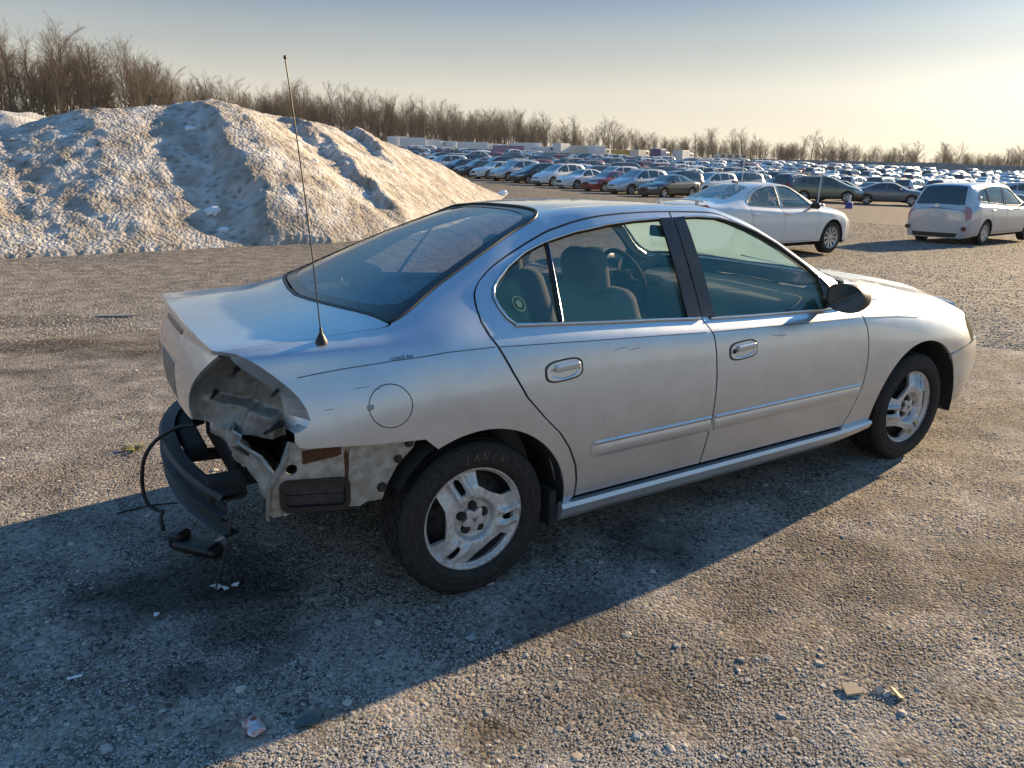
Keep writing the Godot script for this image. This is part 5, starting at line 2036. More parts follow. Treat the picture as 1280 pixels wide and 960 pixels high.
	# --- tail lamp bay, seen now that the lamp is gone
	var rim_l := func(v: float) -> Vector3:
		var a := smooth_curve(Array(v2(lid_cut)), 4)
		var f: float = v * (a.size() - 1)
		var i := mini(int(f), a.size() - 2)
		var q: Vector2 = a[i].lerp(a[i + 1], f - i)
		return face.call(q.x, q.y) + Vector3(.006, 0, 0)
	var rim_r := func(v: float) -> Vector3:
		return Vector3(lerpf(-.75, -.622, smoothstep(0, .45, v)), lerpf(.985, .70, v), lerpf(.655, .695, smoothstep(0, .5, v)))
	var bay := func(u: float, v: float) -> Vector3:
		var a: Vector3 = rim_l.call(v)
		var b: Vector3 = rim_r.call(v)
		var inward := .075 * sin(PI * minf(u * 1.3, 1.0)) * sin(PI * clampf(v * .9 + .08, 0, 1))
		var bump := .030 * exp(-pow((u - .36) / .12, 2)) * smoothstep(.1, .4, v) * (1 - smoothstep(.62, .8, v)) + .016 * exp(-pow((u - .70 + .15 * v) / .05, 2)) * smoothstep(0, .2, v)
		var p := a.lerp(b, u)
		p += Vector3(.075, 0, -.055).normalized() * (inward - bump)
		p.x += .03 * smoothstep(0, .12, u) * (1 - u)
		var shelf := smoothstep(.68, .76, v)
		p += Vector3(-.35, 0, .94) * (.07 * shelf * smoothstep(.0, .25, u) * (1.0 - smoothstep(.86, 1.0, u)))
		return p
	var bay_n := func(u: float, v: float) -> Vector3:
		var n: Vector3 = (bay.call(minf(u + .01, 1), v) - bay.call(maxf(u - .01, 0), v)).cross(bay.call(u, minf(v + .01, 1)) - bay.call(u, maxf(v - .01, 0))).normalized()
		return n if n.z - .3 * n.x > 0 else -n
	var unit := v2([[0, 0], [1, 0], [1, 1], [0, 1]])
	st = new_st()
	sheet(st, unit, [], Vector2(.03, .03), bay, bay_n)
	var lamp_bay := put("tail_lamp_bay", st.commit(), M.bare_grey, t)
	lamp_bay.set_meta("label", "empty tail lamp bay of dirty grey metal with black clips")
	for c in [[Vector3(-.735, .925, .60), Vector3(-.772, .922, .70)], [Vector3(-.795, .835, .52), Vector3(-.825, .832, .60)], [Vector3(-.628, .86, .69), Vector3(-.665, .855, .745)], [Vector3(-.628, .745, .70), Vector3(-.70, .735, .75)]]:
		st = new_st()
		tube(st, [c[0], c[1]], [.0075, .006], 8)
		lathe(st, [Vector2(.012, -.004), Vector2(.013, 0), Vector2(.012, .004), Vector2(0, .005)], 10, Transform3D(Basis.looking_at(c[0] - c[1], Vector3.UP), c[0].lerp(c[1], .15)))
		put("clip", st.commit(), M.black, lamp_bay)
	st = new_st()
	sheet(st, unit, [], Vector2(.06, .06), bay, bay_n, 0.0, 0.0, true)
	put("tail_lamp_bay", st.commit(), M.bare_grey, t)
	# painted scoop between the lamp bay and the wing's edge, and the gutter over the bay
	var lip := L.flank([[-.619, .735], [-.600, .740], [-.578, .752], [-.566, .772], [-.572, .806], [-.590, .845], [-.615, .877], [-.646, .908], [-.68, .940], [-.71, .963], [-.745, .983], [-.775, .990]], 0.02)
	var outer := on_skin(L, lip)
	st = new_st()
	var st2 := new_st()
	var rows_ := []
	for i in outer.size():
		var f := float(i) / (outer.size() - 1)
		var row := []
		for j in 6:
			var g := j / 5.0
			var inner: Vector3 = Vector3(lerpf(-.625, -.765, smoothstep(.35, 1.0, f)), lerpf(.725, .983, f), lerpf(.705, .645, smoothstep(.3, 1.0, f)))
			row.append((outer[i] as Vector3).lerp(inner, g) + Vector3(0, 0, -.012) * sin(g * PI) * (1 - f))
		rows_.append(row)
	for i in rows_.size() - 1:
		for j in 5:
			var mz := Vector3(1, 1, -1)
			var n0: Vector3 = (rows_[i][j + 1] - rows_[i][j]).cross(rows_[i + 1][j] - rows_[i][j]).normalized()
			n0 = n0 if n0.z > 0 else -n0
			smooth_quad(st, [rows_[i][j], rows_[i + 1][j], rows_[i + 1][j + 1], rows_[i][j + 1]], [n0, n0, n0, n0])
			smooth_quad(st2, [rows_[i][j] * mz, rows_[i + 1][j] * mz, rows_[i + 1][j + 1] * mz, rows_[i][j + 1] * mz], [n0 * mz, n0 * mz, n0 * mz, n0 * mz])
	put("lamp_recess", st.commit(), M.silver, t)
	put("lamp_recess", st2.commit(), M.silver, t)
	# --- lower rear corner in bare dirty metal: flank plate, rear plate, vent, rust, bolts
	var plate := func(x: float, y: float) -> Vector3:
		var z := lerpf(.775, .842, clampf((x + .72) / .5, 0, 1)) - .05 * smoothstep(.6, .42, y) * smoothstep(-.35, -.62, x) * .3
		return Vector3(x, y, z + .006 * smoothstep(-.455, -.47, x))
	var plate_n := func(x: float, y: float) -> Vector3:
		var n: Vector3 = (plate.call(x + .01, y) - plate.call(x - .01, y)).cross(plate.call(x, y + .01) - plate.call(x, y - .01)).normalized()
		return n if n.z > 0 else -n
	var pp := v2([[-.63, .70], [-.645, .66], [-.70, .57], [-.712, .46], [-.70, .448], [-.60, .455], [-.475, .462], [-.455, .445], [-.42, .442], [-.40, .455], [-.345, .455], [-.33, .50], [-.29, .57], [-.23, .63], [-.20, .70]])
	var vent_hole := rounded_rect(-.668, .472, .205, .098, .026, -.02)
	var round_hole := PackedVector2Array()
	for k in 14:
		round_hole.append(Vector2(-.635, .612) + Vector2.from_angle(TAU * k / 14) * .0185)
	st = new_st()
	sheet(st, pp, [vent_hole, round_hole], Vector2(.04, .04), plate, plate_n, 0, .012)
	var lower := put("lower_rear_corner", st.commit(), M.dirty_metal, t)
	lower.set_meta("label", "bare grimy metal corner below the rear wing")
	st = new_st()
	sheet(st, pp, [], Vector2(.08, .08), plate, plate_n, 0, .012, true)
	put("lower_rear_corner", st.commit(), M.dirty_metal, t)
	st = new_st()
	sheet(st, rounded_rect(-.678, .462, .225, .118, .03, -.02), [rounded_rect(-.660, .481, .189, .08, .018, -.02)], Vector2(.05, .05), plate, plate_n, .010, .02)
	var vent := put("air_vent", st.commit(), M.black, lower)
	st = new_st()
	for k in 2:
		sheet(st, rounded_rect(-.660, .482 + k * .042, .188, .038, .008, -.02), [], Vector2(.1, .05), plate, plate_n, -.002 + k * .002, .012)
	put("flap", st.commit(), M.beam, vent)
	st = new_st()
	sheet(st, v2([[-.60, .672], [-.475, .672], [-.475, .642], [-.50, .636], [-.53, .634], [-.56, .630], [-.60, .626]]), [], Vector2(.04, .04), plate, plate_n, .0025, .004)
	put("rust_patch", st.commit(), M.rust, lower)
	st = new_st()
	sheet(st, v2([[-.468, .640], [-.458, .665], [-.448, .66], [-.452, .58], [-.458, .50], [-.452, .46], [-.462, .458], [-.470, .52], [-.466, .60]]), [], Vector2(.04, .04), plate, plate_n, .0022, .003)
	put("rust_streak", st.commit(), M.rust, lower)
	for b in [[-.245, .648, .013], [-.285, .595, .012], [-.345, .50, .014]]:
		st = new_st()
		lathe(st, [Vector2(b[2] * 1.3, 0), Vector2(b[2] * 1.3, .003), Vector2(b[2], .004), Vector2(b[2], .012), Vector2(0, .013)], 8, Transform3D(Basis(), plate.call(b[0], b[1])), true)
		put("bolt", st.commit(), M.black, lower)
	# corner post and rear plate below the boot
	var rearp := func(z: float, y: float) -> Vector3:
		var a := clampf(absf(z) / .78, 0, 1)
		var x := -.80 + .09 * pow(a, 5) + .10 * smoothstep(.72, .50, y) * (1.0 - .6 * pow(a, 4)) + .02 * sin(y * 34.0) * (1 - a) + .022 * sin(z * 21.0 + y * 30.0) * smoothstep(.25, .5, a) * (1.0 - smoothstep(.9, 1.0, a)) + .012 * sin(z * 55.0 - y * 40.0) * smoothstep(.2, .5, a) * (1.0 - smoothstep(.9, 1.0, a))
		return Vector3(x, y, z)
	var rearp_n := func(z: float, y: float) -> Vector3:
		var n: Vector3 = (rearp.call(z + .01, y) - rearp.call(z - .01, y)).cross(rearp.call(z, y + .01) - rearp.call(z, y - .01)).normalized()
		return n if n.x < 0 else -n
	st = new_st()
	sheet(st, v2([[-.76, .70], [-.79, .46], [-.70, .45], [-.6, .47], [-.2, .44], [.2, .44], [.36, .49], [.50, .535], [.60, .52], [.68, .46], [.785, .452], [.77, .60], [.70, .70], [.5, .735], [.38, .74], [-.5, .735]]), [v2([[.56, .645], [.61, .64], [.62, .615], [.575, .612]]), v2([[.38, .675], [.47, .67], [.45, .645], [.39, .65]])], Vector2(.04, .025), rearp, rearp_n, 0, .01)
	put("rear_plate", st.commit(), M.dirty_metal, t)
	st = new_st()
	tube(st, v3([[-.628, .70, .775], [-.66, .635, .79], [-.708, .56, .785], [-.722, .45, .782]]), [.012, .014, .013, .008], 8, .7)
	put("corner_flange", st.commit(), M.bare_grey, t)
	# --- bare bumper beam with two ribs, hanging askew, its brackets
	st = new_st()
	var bl := []
	for k in 25:
		var f := k / 24.0
		var z := lerpf(-.66, .56, f)
		var a := z / .62
		bl.append(Vector3(-.935 + .145 * pow(absf(a), 2.2), .450 - .040 * f - .025 * a * a, z))
	var sect := [Vector2(.05, .075), Vector2(.0, .08), Vector2(-.012, .066), Vector2(.012, .05), Vector2(.014, .012), Vector2(-.014, .004), Vector2(-.014, -.010), Vector2(.012, -.02), Vector2(.012, -.056), Vector2(-.012, -.07), Vector2(0, -.082), Vector2(.05, -.078)]
	for k in 24:
		for j in sect.size() - 1:
			var p := []
			for q in [[k, j], [k + 1, j], [k + 1, j + 1], [k, j + 1]]:
				var c: Vector3 = bl[q[0]]
				var d: Vector3 = (bl[mini(q[0] + 1, 24)] - bl[maxi(q[0] - 1, 0)]).normalized()
				var outw := d.cross(Vector3.UP).normalized()
				if outw.x > 0:
					outw = -outw
				p.append(c - outw * sect[q[1]].x + Vector3.UP * sect[q[1]].y)
			quad(st, p[0], p[1], p[2], p[3])
	var beam := put("bumper_beam", st.commit(), M.beam, t)
	beam.set_meta("label", "dark bent bumper beam hanging bare behind the boot")
	for z in [.44, -.46]:
		st = new_st()
		rbox(st, Vector3(-.79, .455, z), Vector3(.065, .04, .045), .008, Transform3D(), 1)
		box(st, Vector3(-.80, .42, z - .06), Vector3(-.74, .432, z + .06))
		put("bracket", st.commit(), M.underbody, beam)
	st = new_st()
	rbox(st, Vector3(-.825, .455, -.20), Vector3(.04, .035, .26), .02, Transform3D(), 1)
	put("crush_block", st.commit(), M.underbody, beam)
	# loose strap, hanging cable, torn flap
	st = new_st()
	tube(st, smooth_curve(v3([[-.79, .42, .58], [-.815, .32, .565], [-.845, .2, .54], [-.875, .07, .50], [-.88, .012, .49]]), 5), [.006, .007, .008, .009, .009, .009, .009, .009, .009, .009, .009, .009, .009, .009, .009, .009, .009, .009, .008, .008, .006], 6, .3)
	put("loose_strap", st.commit(), M.beam, t)
	st = new_st()
	tube(st, smooth_curve(v3([[-.82, .56, .02], [-.86, .555, -.01], [-.91, .535, -.03], [-.96, .50, -.05], [-1.005, .44, -.06], [-1.025, .37, -.06], [-1.03, .29, -.06], [-1.02, .235, -.05], [-.99, .21, -.03], [-.975, .205, -.01], [-.985, .185, 0], [-.982, .155, .01]]), 5), .008, 8)
	rbox(st, Vector3(-.982, .147, .01), Vector3(.008, .014, .008), .004)
	put("hanging_cable", st.commit(), M.black, t)
	# --- wheels
	wheel(t, Vector3(0, .302, .762), 1, [113, 233, 353])
	wheel(t, Vector3(2.718, .302, .762), 1, [62, 182, 302])
	wheel(t, Vector3(0, .302, -.762), -1, [113, 233, 353])
	wheel(t, Vector3(2.718, .302, -.762), -1, [62, 182, 302])
	# faded paint marking on the rear tyre's sidewall
	var mark := new_st()
	var mf := SystemFont.new()
	mf.font_names = PackedStringArray(["Droid Sans"])
	var word := "JAN/6"
	for k in word.length():
		var tm := TextMesh.new()
		tm.font = mf
		tm.text = word[k]
		tm.font_size = 32
		tm.pixel_size = .0011
		tm.depth = .0008
		var ang := deg_to_rad(98.0 - k * 8.5)
		var am := ArrayMesh.new()
		am.add_surface_from_arrays(Mesh.PRIMITIVE_TRIANGLES, tm.get_mesh_arrays())
		mark.append_from(am, 0, Transform3D(Basis(Vector3.BACK, ang - PI / 2), Vector3(.251 * cos(ang), .251 * sin(ang), .1085)))
	put("sidewall_marking", mark.commit(), mat(Color(.14, .085, .05), .9), t.get_node("wheel"))
	# --- dark wheel housings, floor, inner shell
	for m in B:
		var sg := -1.0 if m else 1.0
		for x in [.02, 2.735]:
			st = new_st()
			var R := .368 if x < 1 else .388
			for k in 20:
				var a_end := 150.0 if x < 1 else 192.0
				var a0 := deg_to_rad(lerpf(-12, a_end, k / 20.0))
				var a1 := deg_to_rad(lerpf(-12, a_end, (k + 1) / 20.0))
				var p := []
				for q in [[a0, .868], [a1, .868], [a1, .5], [a0, .5]]:
					p.append(Vector3(x + R * cos(q[0]), .30 + R * sin(q[0]), q[1] * sg))
				var n0 := -Vector3(cos(a0), sin(a0), 0)
				var n1 := -Vector3(cos(a1), sin(a1), 0)
				smooth_quad(st, p, [n0, n1, n1, n0])
				tri(st, Vector3(x, .30, .5 * sg), p[2], p[3])
			put("wheel_housing", st.commit(), M.underbody, t)
		# inner shell just inside the doors, so that the gaps read dark
		st = new_st()
		sheet(st, L.flank([[.40, .26], [2.2, .26], [2.2, .86], [.12, .93], [.15, .78], [.36, .55], [.42, .40]], .1), [], Vector2(.2, .6), L.P, L.N, -.022, 0, m)
		sheet(st, v2([[2.16, 2.35], [2.02, 2.25], [1.8, 2.2], [1.4, 2.16], [1.168, 2.15], [.8, 2.2], [.576, 2.35], [.365, 2.45], [.217, 2.5], [.129, 2.72], [.10, 3.03], [.095, 3.77], [.066, 3.77], [.07, 3.03], [.10, 2.6], [.2, 2.36], [.35, 2.29], [.56, 2.22], [.8, 2.05], [1.168, 1.98], [1.4, 1.99], [1.6, 2.02], [1.8, 2.03], [2.05, 2.05], [2.16, 2.12]]), [], Vector2(.08, .2), L.P, L.N, -.02, 0, m)
		put("inner_shell", st.commit(), M.gap, t)
		# fender and bonnet gap backing
		st = new_st()
		sheet(st, v2([[2.06, 2.3], [2.15, 2.9], [2.3, 3.4], [2.5, 3.7], [3.0, 3.5], [3.4, 3.1], [3.4, 2.8], [3.0, 3.0], [2.5, 3.1], [2.3, 2.8], [2.2, 2.3]]), [], Vector2(.1, .3), L.P, L.N, -.025, 0, m)
		sheet(st, v2([[-.80, 2.5], [-.66, 2.3], [-.45, 2.3], [-.25, 2.75], [-.2, 2.4], [-.26, 2.1], [-.45, 1.95], [-.66, 1.95], [-.80, 2.1]]), [], Vector2(.1, .3), L.P, L.N, -.02, 0, m)
		put("gap_liner", st.commit(), M.gap, t)
	st = new_st()
	box(st, Vector3(.42, .20, -.72), Vector3(3.45, .245, .72))
	box(st, Vector3(-.42, .36, -.50), Vector3(.42, .50, .50))
	box(st, Vector3(-.58, .50, -.66), Vector3(-.56, .97, .44))
	box(st, Vector3(-.60, .44, -.60), Vector3(-.2, .50, .60))
	box(st, Vector3(-.72, .36, -.45), Vector3(-.3, .50, .25))
	box(st, Vector3(2.25, .245, -.48), Vector3(3.4, .74, .48))
	tube(st, v3([[0, .302, -.7], [0, .302, .7]]), .04, 8)
	tube(st, v3([[-.85, .30, -.35], [-.5, .28, -.35], [0.3, .22, -.3]]), .03, 8)
	put("underbody", st.commit(), M.underbody, t)
	for k in 2:
		st = new_st()
		if k == 0:
			box(st, Vector3(.33, .19, .62), Vector3(.36, .34, .86))
		else:
			rbox(st, Vector3(-.45, .34, -.2), Vector3(.14, .08, .30), .05)
		put("mud_flap" if k == 0 else "silencer", st.commit(), M.underbody, t)
	cabin(L, t)
	mirrors_and_aerial(L, t)


func circle_on(L: Loft, cx: float, cy: float, r: float) -> Array:
	var o := []
	for k in 40:
		var p := Vector2(cx, cy) + Vector2.from_angle(TAU * k / 40) * r
		o.append(Vector2(p.x, L.s_at(p.x, p.y)))
	return o


static func rounded_rect(x: float, y: float, w: float, h: float, r: float, shear := 0.0) -> PackedVector2Array:
	var o := PackedVector2Array()
	for c in [[x + w - r, y + r, -90], [x + w - r, y + h - r, 0], [x + r, y + h - r, 90], [x + r, y + r, 180]]:
		for k in 5:
			var a := deg_to_rad(c[2] + 22.5 * k)
			var p := Vector2(c[0] + r * cos(a), c[1] + r * sin(a))
			o.append(Vector2(p.x, p.y + shear * (p.x - x) / w))
	return o


func frame_of(L: Loft, outer: PackedVector2Array, inner: Array, out: float) -> ArrayMesh:
	# a band between two half outlines that both run from s = 0 to s = 0; inner is resampled to match
	var st := new_st()
	var inn := Array(v2(inner))
	var ou := Array(outer)
	var n := 48
	var at := func(a: Array, f: float) -> Vector2:
		var total := 0.0
		for i in a.size() - 1:
			total += (a[i] as Vector2).distance_to(a[i + 1])
		var want := total * f
		for i in a.size() - 1:
			var d: float = (a[i] as Vector2).distance_to(a[i + 1])
			if want <= d or i == a.size() - 2:
				return (a[i] as Vector2).lerp(a[i + 1], clampf(want / maxf(d, 1e-6), 0, 1))
			want -= d
		return a[-1]
	for m in [false, true]:
		for k in n:
			var p := []
			var nn := []
			for q in [[ou, k], [ou, k + 1], [inn, k + 1], [inn, k]]:
				var v: Vector2 = at.call(q[0], float(q[1]) / n)
				var fl := Vector3(1, 1, -1) if m else Vector3.ONE
				p.append((L.P(v.x, v.y) + L.N(v.x, v.y) * out) * fl)
				nn.append(L.N(v.x, v.y) * fl)
			smooth_quad(st, p, nn)
	return st.commit()


const CHROME := [[1.08, .946], [.9, .957], [.6, .976], [.35, .994], [.205, 1.007], [.181, 1.03], [.166, 1.066], [.164, 1.096], [.180, 1.124], [.215, 1.151], [.28, 1.190], [.38, 1.234], [.50, 1.271], [.65, 1.305], [.8, 1.328], [.95, 1.341], [1.09, 1.346]]


func door_details(L: Loft, d: Node3D, win: PackedVector2Array, which: String, m: bool) -> void:
	var fl := Vector3(1, 1, -1) if m else Vector3.ONE
	var st := new_st()
	sheet(st, win, [], Vector2(.08, .4), L.P, L.N, -.012, 0, m)
	put("window", st.commit(), M.window, d)
	# black channel and bright trim round the opening
	st = new_st()
	var loop := Array(win)
	loop.append(win[0])
	tube(st, on_skin(L, PackedVector2Array(loop), -.004, m), .0085, 6, .8, false)
	put("window_seal", st.commit(), M.black, d)
	st = new_st()
	if which == "rear":
		tube(st, on_skin(L, L.flank(CHROME, .03), .004, m), .0055, 6)
		var o := L.flank([[1.1345, .950], [1.144, 1.1], [1.156, 1.25], [1.162, 1.349], [1.09, 1.346], [1.083, 1.25], [1.07, 1.1], [1.056, .948]])
		var s2 := new_st()
		sheet(s2, o, [], Vector2(.02, .06), L.P, L.N, .0045, .01, m)
		put("pillar_cover", s2.commit(), M.black_gloss, d)
		# fixed quarter light bar
		s2 = new_st()
		tube(s2, on_skin(L, L.flank([[.502, 1.268], [.47, 1.18], [.437, 1.09], [.405, .996]]), -.004, m), .011, 6, .6)
		put("quarter_bar", s2.commit(), M.black, d)
		s2 = new_st()
		tube(s2, on_skin(L, L.flank([[.508, 1.266], [.476, 1.18], [.443, 1.09], [.412, .998]]), .004, m), .0018, 5)
		put("bar_edge", s2.commit(), M.chrome, d)
		if not m:
			s2 = new_st()
			var c := Vector2(.262, 1.075)
			for ring in [[.026, .022], [.012, .004]]:
				var a := PackedVector2Array()
				var b := PackedVector2Array()
				for k in 24:
					var e := Vector2.from_angle(TAU * k / 24)
					a.append(Vector2(c.x + e.x * ring[0], L.s_at(c.x + e.x * ring[0], c.y + e.y * ring[0])))
					b.append(Vector2(c.x + e.x * ring[1], L.s_at(c.x + e.x * ring[1], c.y + e.y * ring[1])))
				sheet(s2, a, [b], Vector2(.05, .3), L.P, L.N, -.010)
			put("sticker", s2.commit(), mat(Color(.03, .14, .12), .6), d)
	else:
		var low := loop.filter(func(p): return p.y > 3.7)
		tube(st, on_skin(L, PackedVector2Array(loop.filter(func(p): return p.x > 1.23 and p.y < 3.7)), .004, m), .0055, 6)
		tube(st, on_skin(L, L.flank([[1.185, .936], [1.45, .923], [1.75, .912], [2.085, .905]]), .004, m), .0055, 6)
		var o := L.flank([[1.1435, .948], [1.152, 1.1], [1.164, 1.25], [1.172, 1.349], [1.235, 1.349], [1.228, 1.15], [1.218, .940]])
		var s2 := new_st()
		sheet(s2, o, [], Vector2(.02, .06), L.P, L.N, .0045, .01, m)
		put("pillar_cover", s2.commit(), M.black_gloss, d)
		s2 = new_st()
		sheet(s2, L.flank([[1.985, .909], [2.088, .909], [2.075, .955], [2.02, 1.022], [1.965, 1.072]]), [], Vector2(.06, .3), L.P, L.N, .003, .01, m)
		put("mirror_sail", s2.commit(), M.black, d)
	put("chrome_trim", st.commit(), M.chrome, d)
	if which == "rear":
		st = new_st()
		tube(st, on_skin(L, L.flank([[.20, 1.003], [.35, .994], [.6, .976], [.9, .957], [1.125, .941]]), .006, m), .0055, 6)
		put("chrome_trim", st.commit(), M.chrome, d)
	# rubbing strip: thin raised lip above a soft swelling
	var x0 := .50 if which == "rear" else 1.168
	var x1 := 1.146 if which == "rear" else 2.185
	st = new_st()
	var bead := func(x: float, v: float) -> Vector3:
		var taper := smoothstep(x0 - .001, x0 + .06, x) if which == "rear" else 1.0
		var y: float = lerpf(.527, .455, v)
		var o: float = (.0075 * smoothstep(0, .08, v) * (1 - smoothstep(.10, .24, v)) * 1.0 + .006 * sin(PI * clampf((v - .2) / .8, 0, 1))) * (.3 + .7 * taper)
		return L.P(x, L.s_at(x, y)) + Vector3(0, 0, o + .001)
	var bead_n := func(x: float, v: float) -> Vector3:
		var n: Vector3 = (bead.call(x + .01, v) - bead.call(x - .01, v)).cross(bead.call(x, v + .02) - bead.call(x, v - .02)).normalized()
		return n if n.z > 0 else -n
	sheet(st, v2([[x0, .12], [x0 + .03, 0], [x1, 0], [x1, 1], [x0 + .03, 1], [x0, .8]]) if which == "rear" else v2([[x0, 0], [x1, 0], [x1, 1], [x0, 1]]), [], Vector2(.06, .07), bead, bead_n, 0, .006, m)
	put("rubbing_strip", st.commit(), M.silver, d)
	# handle: dark oval seam, painted dish and grip
	var hc := Vector2(.374, .831) if which == "rear" else Vector2(1.335, .795)
	var oval := func(w: float, h: float) -> PackedVector2Array:
		var o := PackedVector2Array()
		for k in 28:
			var a := TAU * k / 28
			var e := Vector2(signf(cos(a)) * pow(absf(cos(a)), .62) * w, signf(sin(a)) * pow(absf(sin(a)), .62) * h)
			e.y += e.x * .05
			o.append(Vector2(hc.x + e.x, L.s_at(hc.x + e.x, hc.y + e.y)))
		return o
	st = new_st()
	sheet(st, oval.call(.088, .041), [oval.call(.081, .035)], Vector2(.05, .3), L.P, L.N, .0015, .002, m)
	var h := put("handle", st.commit(), M.black, d)
	st = new_st()
	var dish := func(x: float, s: float) -> Vector3:
		var q := L.P(x, s)
		var e := Vector2((q.x - hc.x) / .081, (q.y - hc.y) / .035)
		var inn := 1.0 - clampf(e.length(), 0, 1)
		return q + Vector3(0, 0, .004 - .020 * smoothstep(.12, .5, inn) * smoothstep(.3, -.2, e.y))
	var dish_n := func(x: float, s: float) -> Vector3:
		var n: Vector3 = (dish.call(x + .004, s) - dish.call(x - .004, s)).cross(dish.call(x, s + .03) - dish.call(x, s - .03)).normalized()
		return n if n.z > 0 else -n
	sheet(st, oval.call(.080, .034), [], Vector2(.008, .03), dish, dish_n, 0, .008, m)
	put("handle_dish", st.commit(), M.silver, h)
	st = new_st()
	var g := L.P(hc.x, L.s_at(hc.x, hc.y + .006)) * fl
	rbox(st, Vector3.ZERO, Vector3(.056, .014, .010), .009, Transform3D(Basis(Vector3.BACK, .05), g + Vector3(.012, .006, .006 * fl.z)))
	put("grip", st.commit(), M.silver, h)
	if which == "front":
		st = new_st()
		lathe(st, [Vector2(.010, 0), Vector2(.010, .004), Vector2(0, .004)], 12, Transform3D(Basis(), (L.P(hc.x - .060, L.s_at(hc.x - .06, hc.y)) + Vector3(0, 0, .004)) * fl))
		put("lock", st.commit(), M.black, h)
	# the thin coach line along the shoulder
	st = new_st()
	var cl := [[.112, .9440], [.5, .9232], [.8, .9080], [1.128, .8905]] if which == "rear" else [[1.158, .8890], [1.5, .8775], [1.8, .8665], [2.185, .8545]]
	tube(st, on_skin(L, L.flank(cl, .06), .0004, m), .0016, 4, 1.0, false)
	put("coach_line", st.commit(), M.black, d)


func cabin(L: Loft, t: Node3D) -> void:
	var st := new_st()
	# headliner, parcel shelf, floor, doors' inside
	for m in [false, true]:
		sheet(st, v2([[.60, 0], [1.5, 0], [1.47, 1.2], [1.42, 1.85], [1.2, 2.1], [.8, 2.1], [.55, 1.9], [.58, 1.2]]), [], Vector2(.15, .4), L.P, L.N, -.035, 0, m)
	put("headliner", st.commit(), M.headliner, t)
	for m in [false, true]:
		st = new_st()
		sheet(st, L.flank([[.42, .28], [2.2, .28], [2.2, .885], [1.18, .93], [.20, .99], [.22, .8]], .1), [], Vector2(.2, .5), L.P, L.N, -.06, 0, m)
		put("door_card", st.commit(), M.trim, t)
		# pillar linings
		st = new_st()
		sheet(st, v2([[1.45, 1.72], [1.6, 1.78], [1.8, 1.8], [2.05, 1.84], [2.2, 1.9], [2.16, 2.25], [2.0, 2.16], [1.8, 2.14], [1.6, 2.16], [1.42, 2.12]]), [], Vector2(.1, .2), L.P, L.N, -.03, 0, m)
		sheet(st, L.flank([[1.09, .94], [1.20, .94], [1.20, 1.35], [1.12, 1.35]], .1), [], Vector2(.1, .4), L.P, L.N, -.03, 0, m)
		sheet(st, v2([[-.15, 2.1], [.1, 2.05], [.4, 2.02], [.5, 2.15], [.3, 2.6], [.17, 3.1], [.16, 3.9], [-.1, 3.9], [-.2, 3.0]]), [], Vector2(.1, .3), L.P, L.N, -.03, 0, m)
		put("pillar_lining", st.commit(), M.headliner, t)
	st = new_st()
	box(st, Vector3(-.36, .96, -.70), Vector3(.16, .985, .70))
	put("parcel_shelf", st.commit(), M.dash, t)
	# rear bench with two headrests
	st = new_st()
	rbox(st, Vector3(.50, .43, 0), Vector3(.26, .10, .62), .07)
	rbox(st, Vector3.ZERO, Vector3(.09, .33, .62), .08, Transform3D(Basis(Vector3.BACK, .42), Vector3(.24, .72, 0)))
	var bench := put("rear_bench", st.commit(), M.seat, t)
	for z in [-.36, .36]:
		st = new_st()
		rbox(st, Vector3(.06, 1.04, z), Vector3(.055, .075, .13), .05)
		put("headrest", st.commit(), M.seat, bench)
	for z in [-.37, .37]:
		var seat := Node3D.new()
		seat.name = "front_seat" if z < 0 else "front_seat_001"
		t.add_child(seat)
		st = new_st()
		rbox(st, Vector3(1.30, .42, z), Vector3(.26, .09, .25), .07)
		put("cushion", st.commit(), M.seat, seat)
		st = new_st()
		rbox(st, Vector3.ZERO, Vector3(.085, .33, .245), .08, Transform3D(Basis(Vector3.BACK, .36), Vector3(.98, .74, z)))
		put("seat_back", st.commit(), M.seat, seat)
		st = new_st()
		rbox(st, Vector3.ZERO, Vector3(.062, .105, .135), .06, Transform3D(Basis(Vector3.BACK, .2), Vector3(.825, 1.115, z)))
		tube(st, [Vector3(.85, .95, z - .05), Vector3(.83, 1.08, z - .05)], .007, 6)
		tube(st, [Vector3(.85, .95, z + .05), Vector3(.83, 1.08, z + .05)], .007, 6)
		put("headrest", st.commit(), M.seat, seat)
	st = new_st()
	rbox(st, Vector3(2.05, .84, 0), Vector3(.30, .10, .70), .08)
	rbox(st, Vector3(1.86, .90, -.37), Vector3(.10, .06, .2), .05)
	rbox(st, Vector3(2.0, .62, 0), Vector3(.16, .2, .68), .05)
	put("dashboard", st.commit(), M.dash, t)
	st = new_st()
	var rim := []
	var tilt := Transform3D(Basis(Vector3.BACK, .40), Vector3(1.66, .93, -.37))
	for k in 29:
		var a := TAU * k / 28
		rim.append(tilt * Vector3(0, .185 * cos(a), .185 * sin(a)))
	tube(st, rim, .015, 8, 1.0, false)
	rbox(st, Vector3.ZERO, Vector3(.03, .055, .07), .025, tilt)
	for a in [PI * .5, PI * 1.5, PI]:
		tube(st, [tilt * Vector3(0, 0, 0), tilt * Vector3(0, .18 * cos(a), .18 * sin(a))], .012, 6)
	tube(st, [tilt * Vector3(.02, 0, 0), tilt * Vector3(.3, 0, 0)], .03, 8)
	put("steering_wheel", st.commit(), M.black_matt, t)
	st = new_st()
	rbox(st, Vector3(1.62, 1.235, 0), Vector3(.012, .03, .11), .012)
	tube(st, v3([[1.62, 1.26, 0], [1.66, 1.31, 0]]), .008, 6)
	put("inside_mirror", st.commit(), M.black_matt, t)


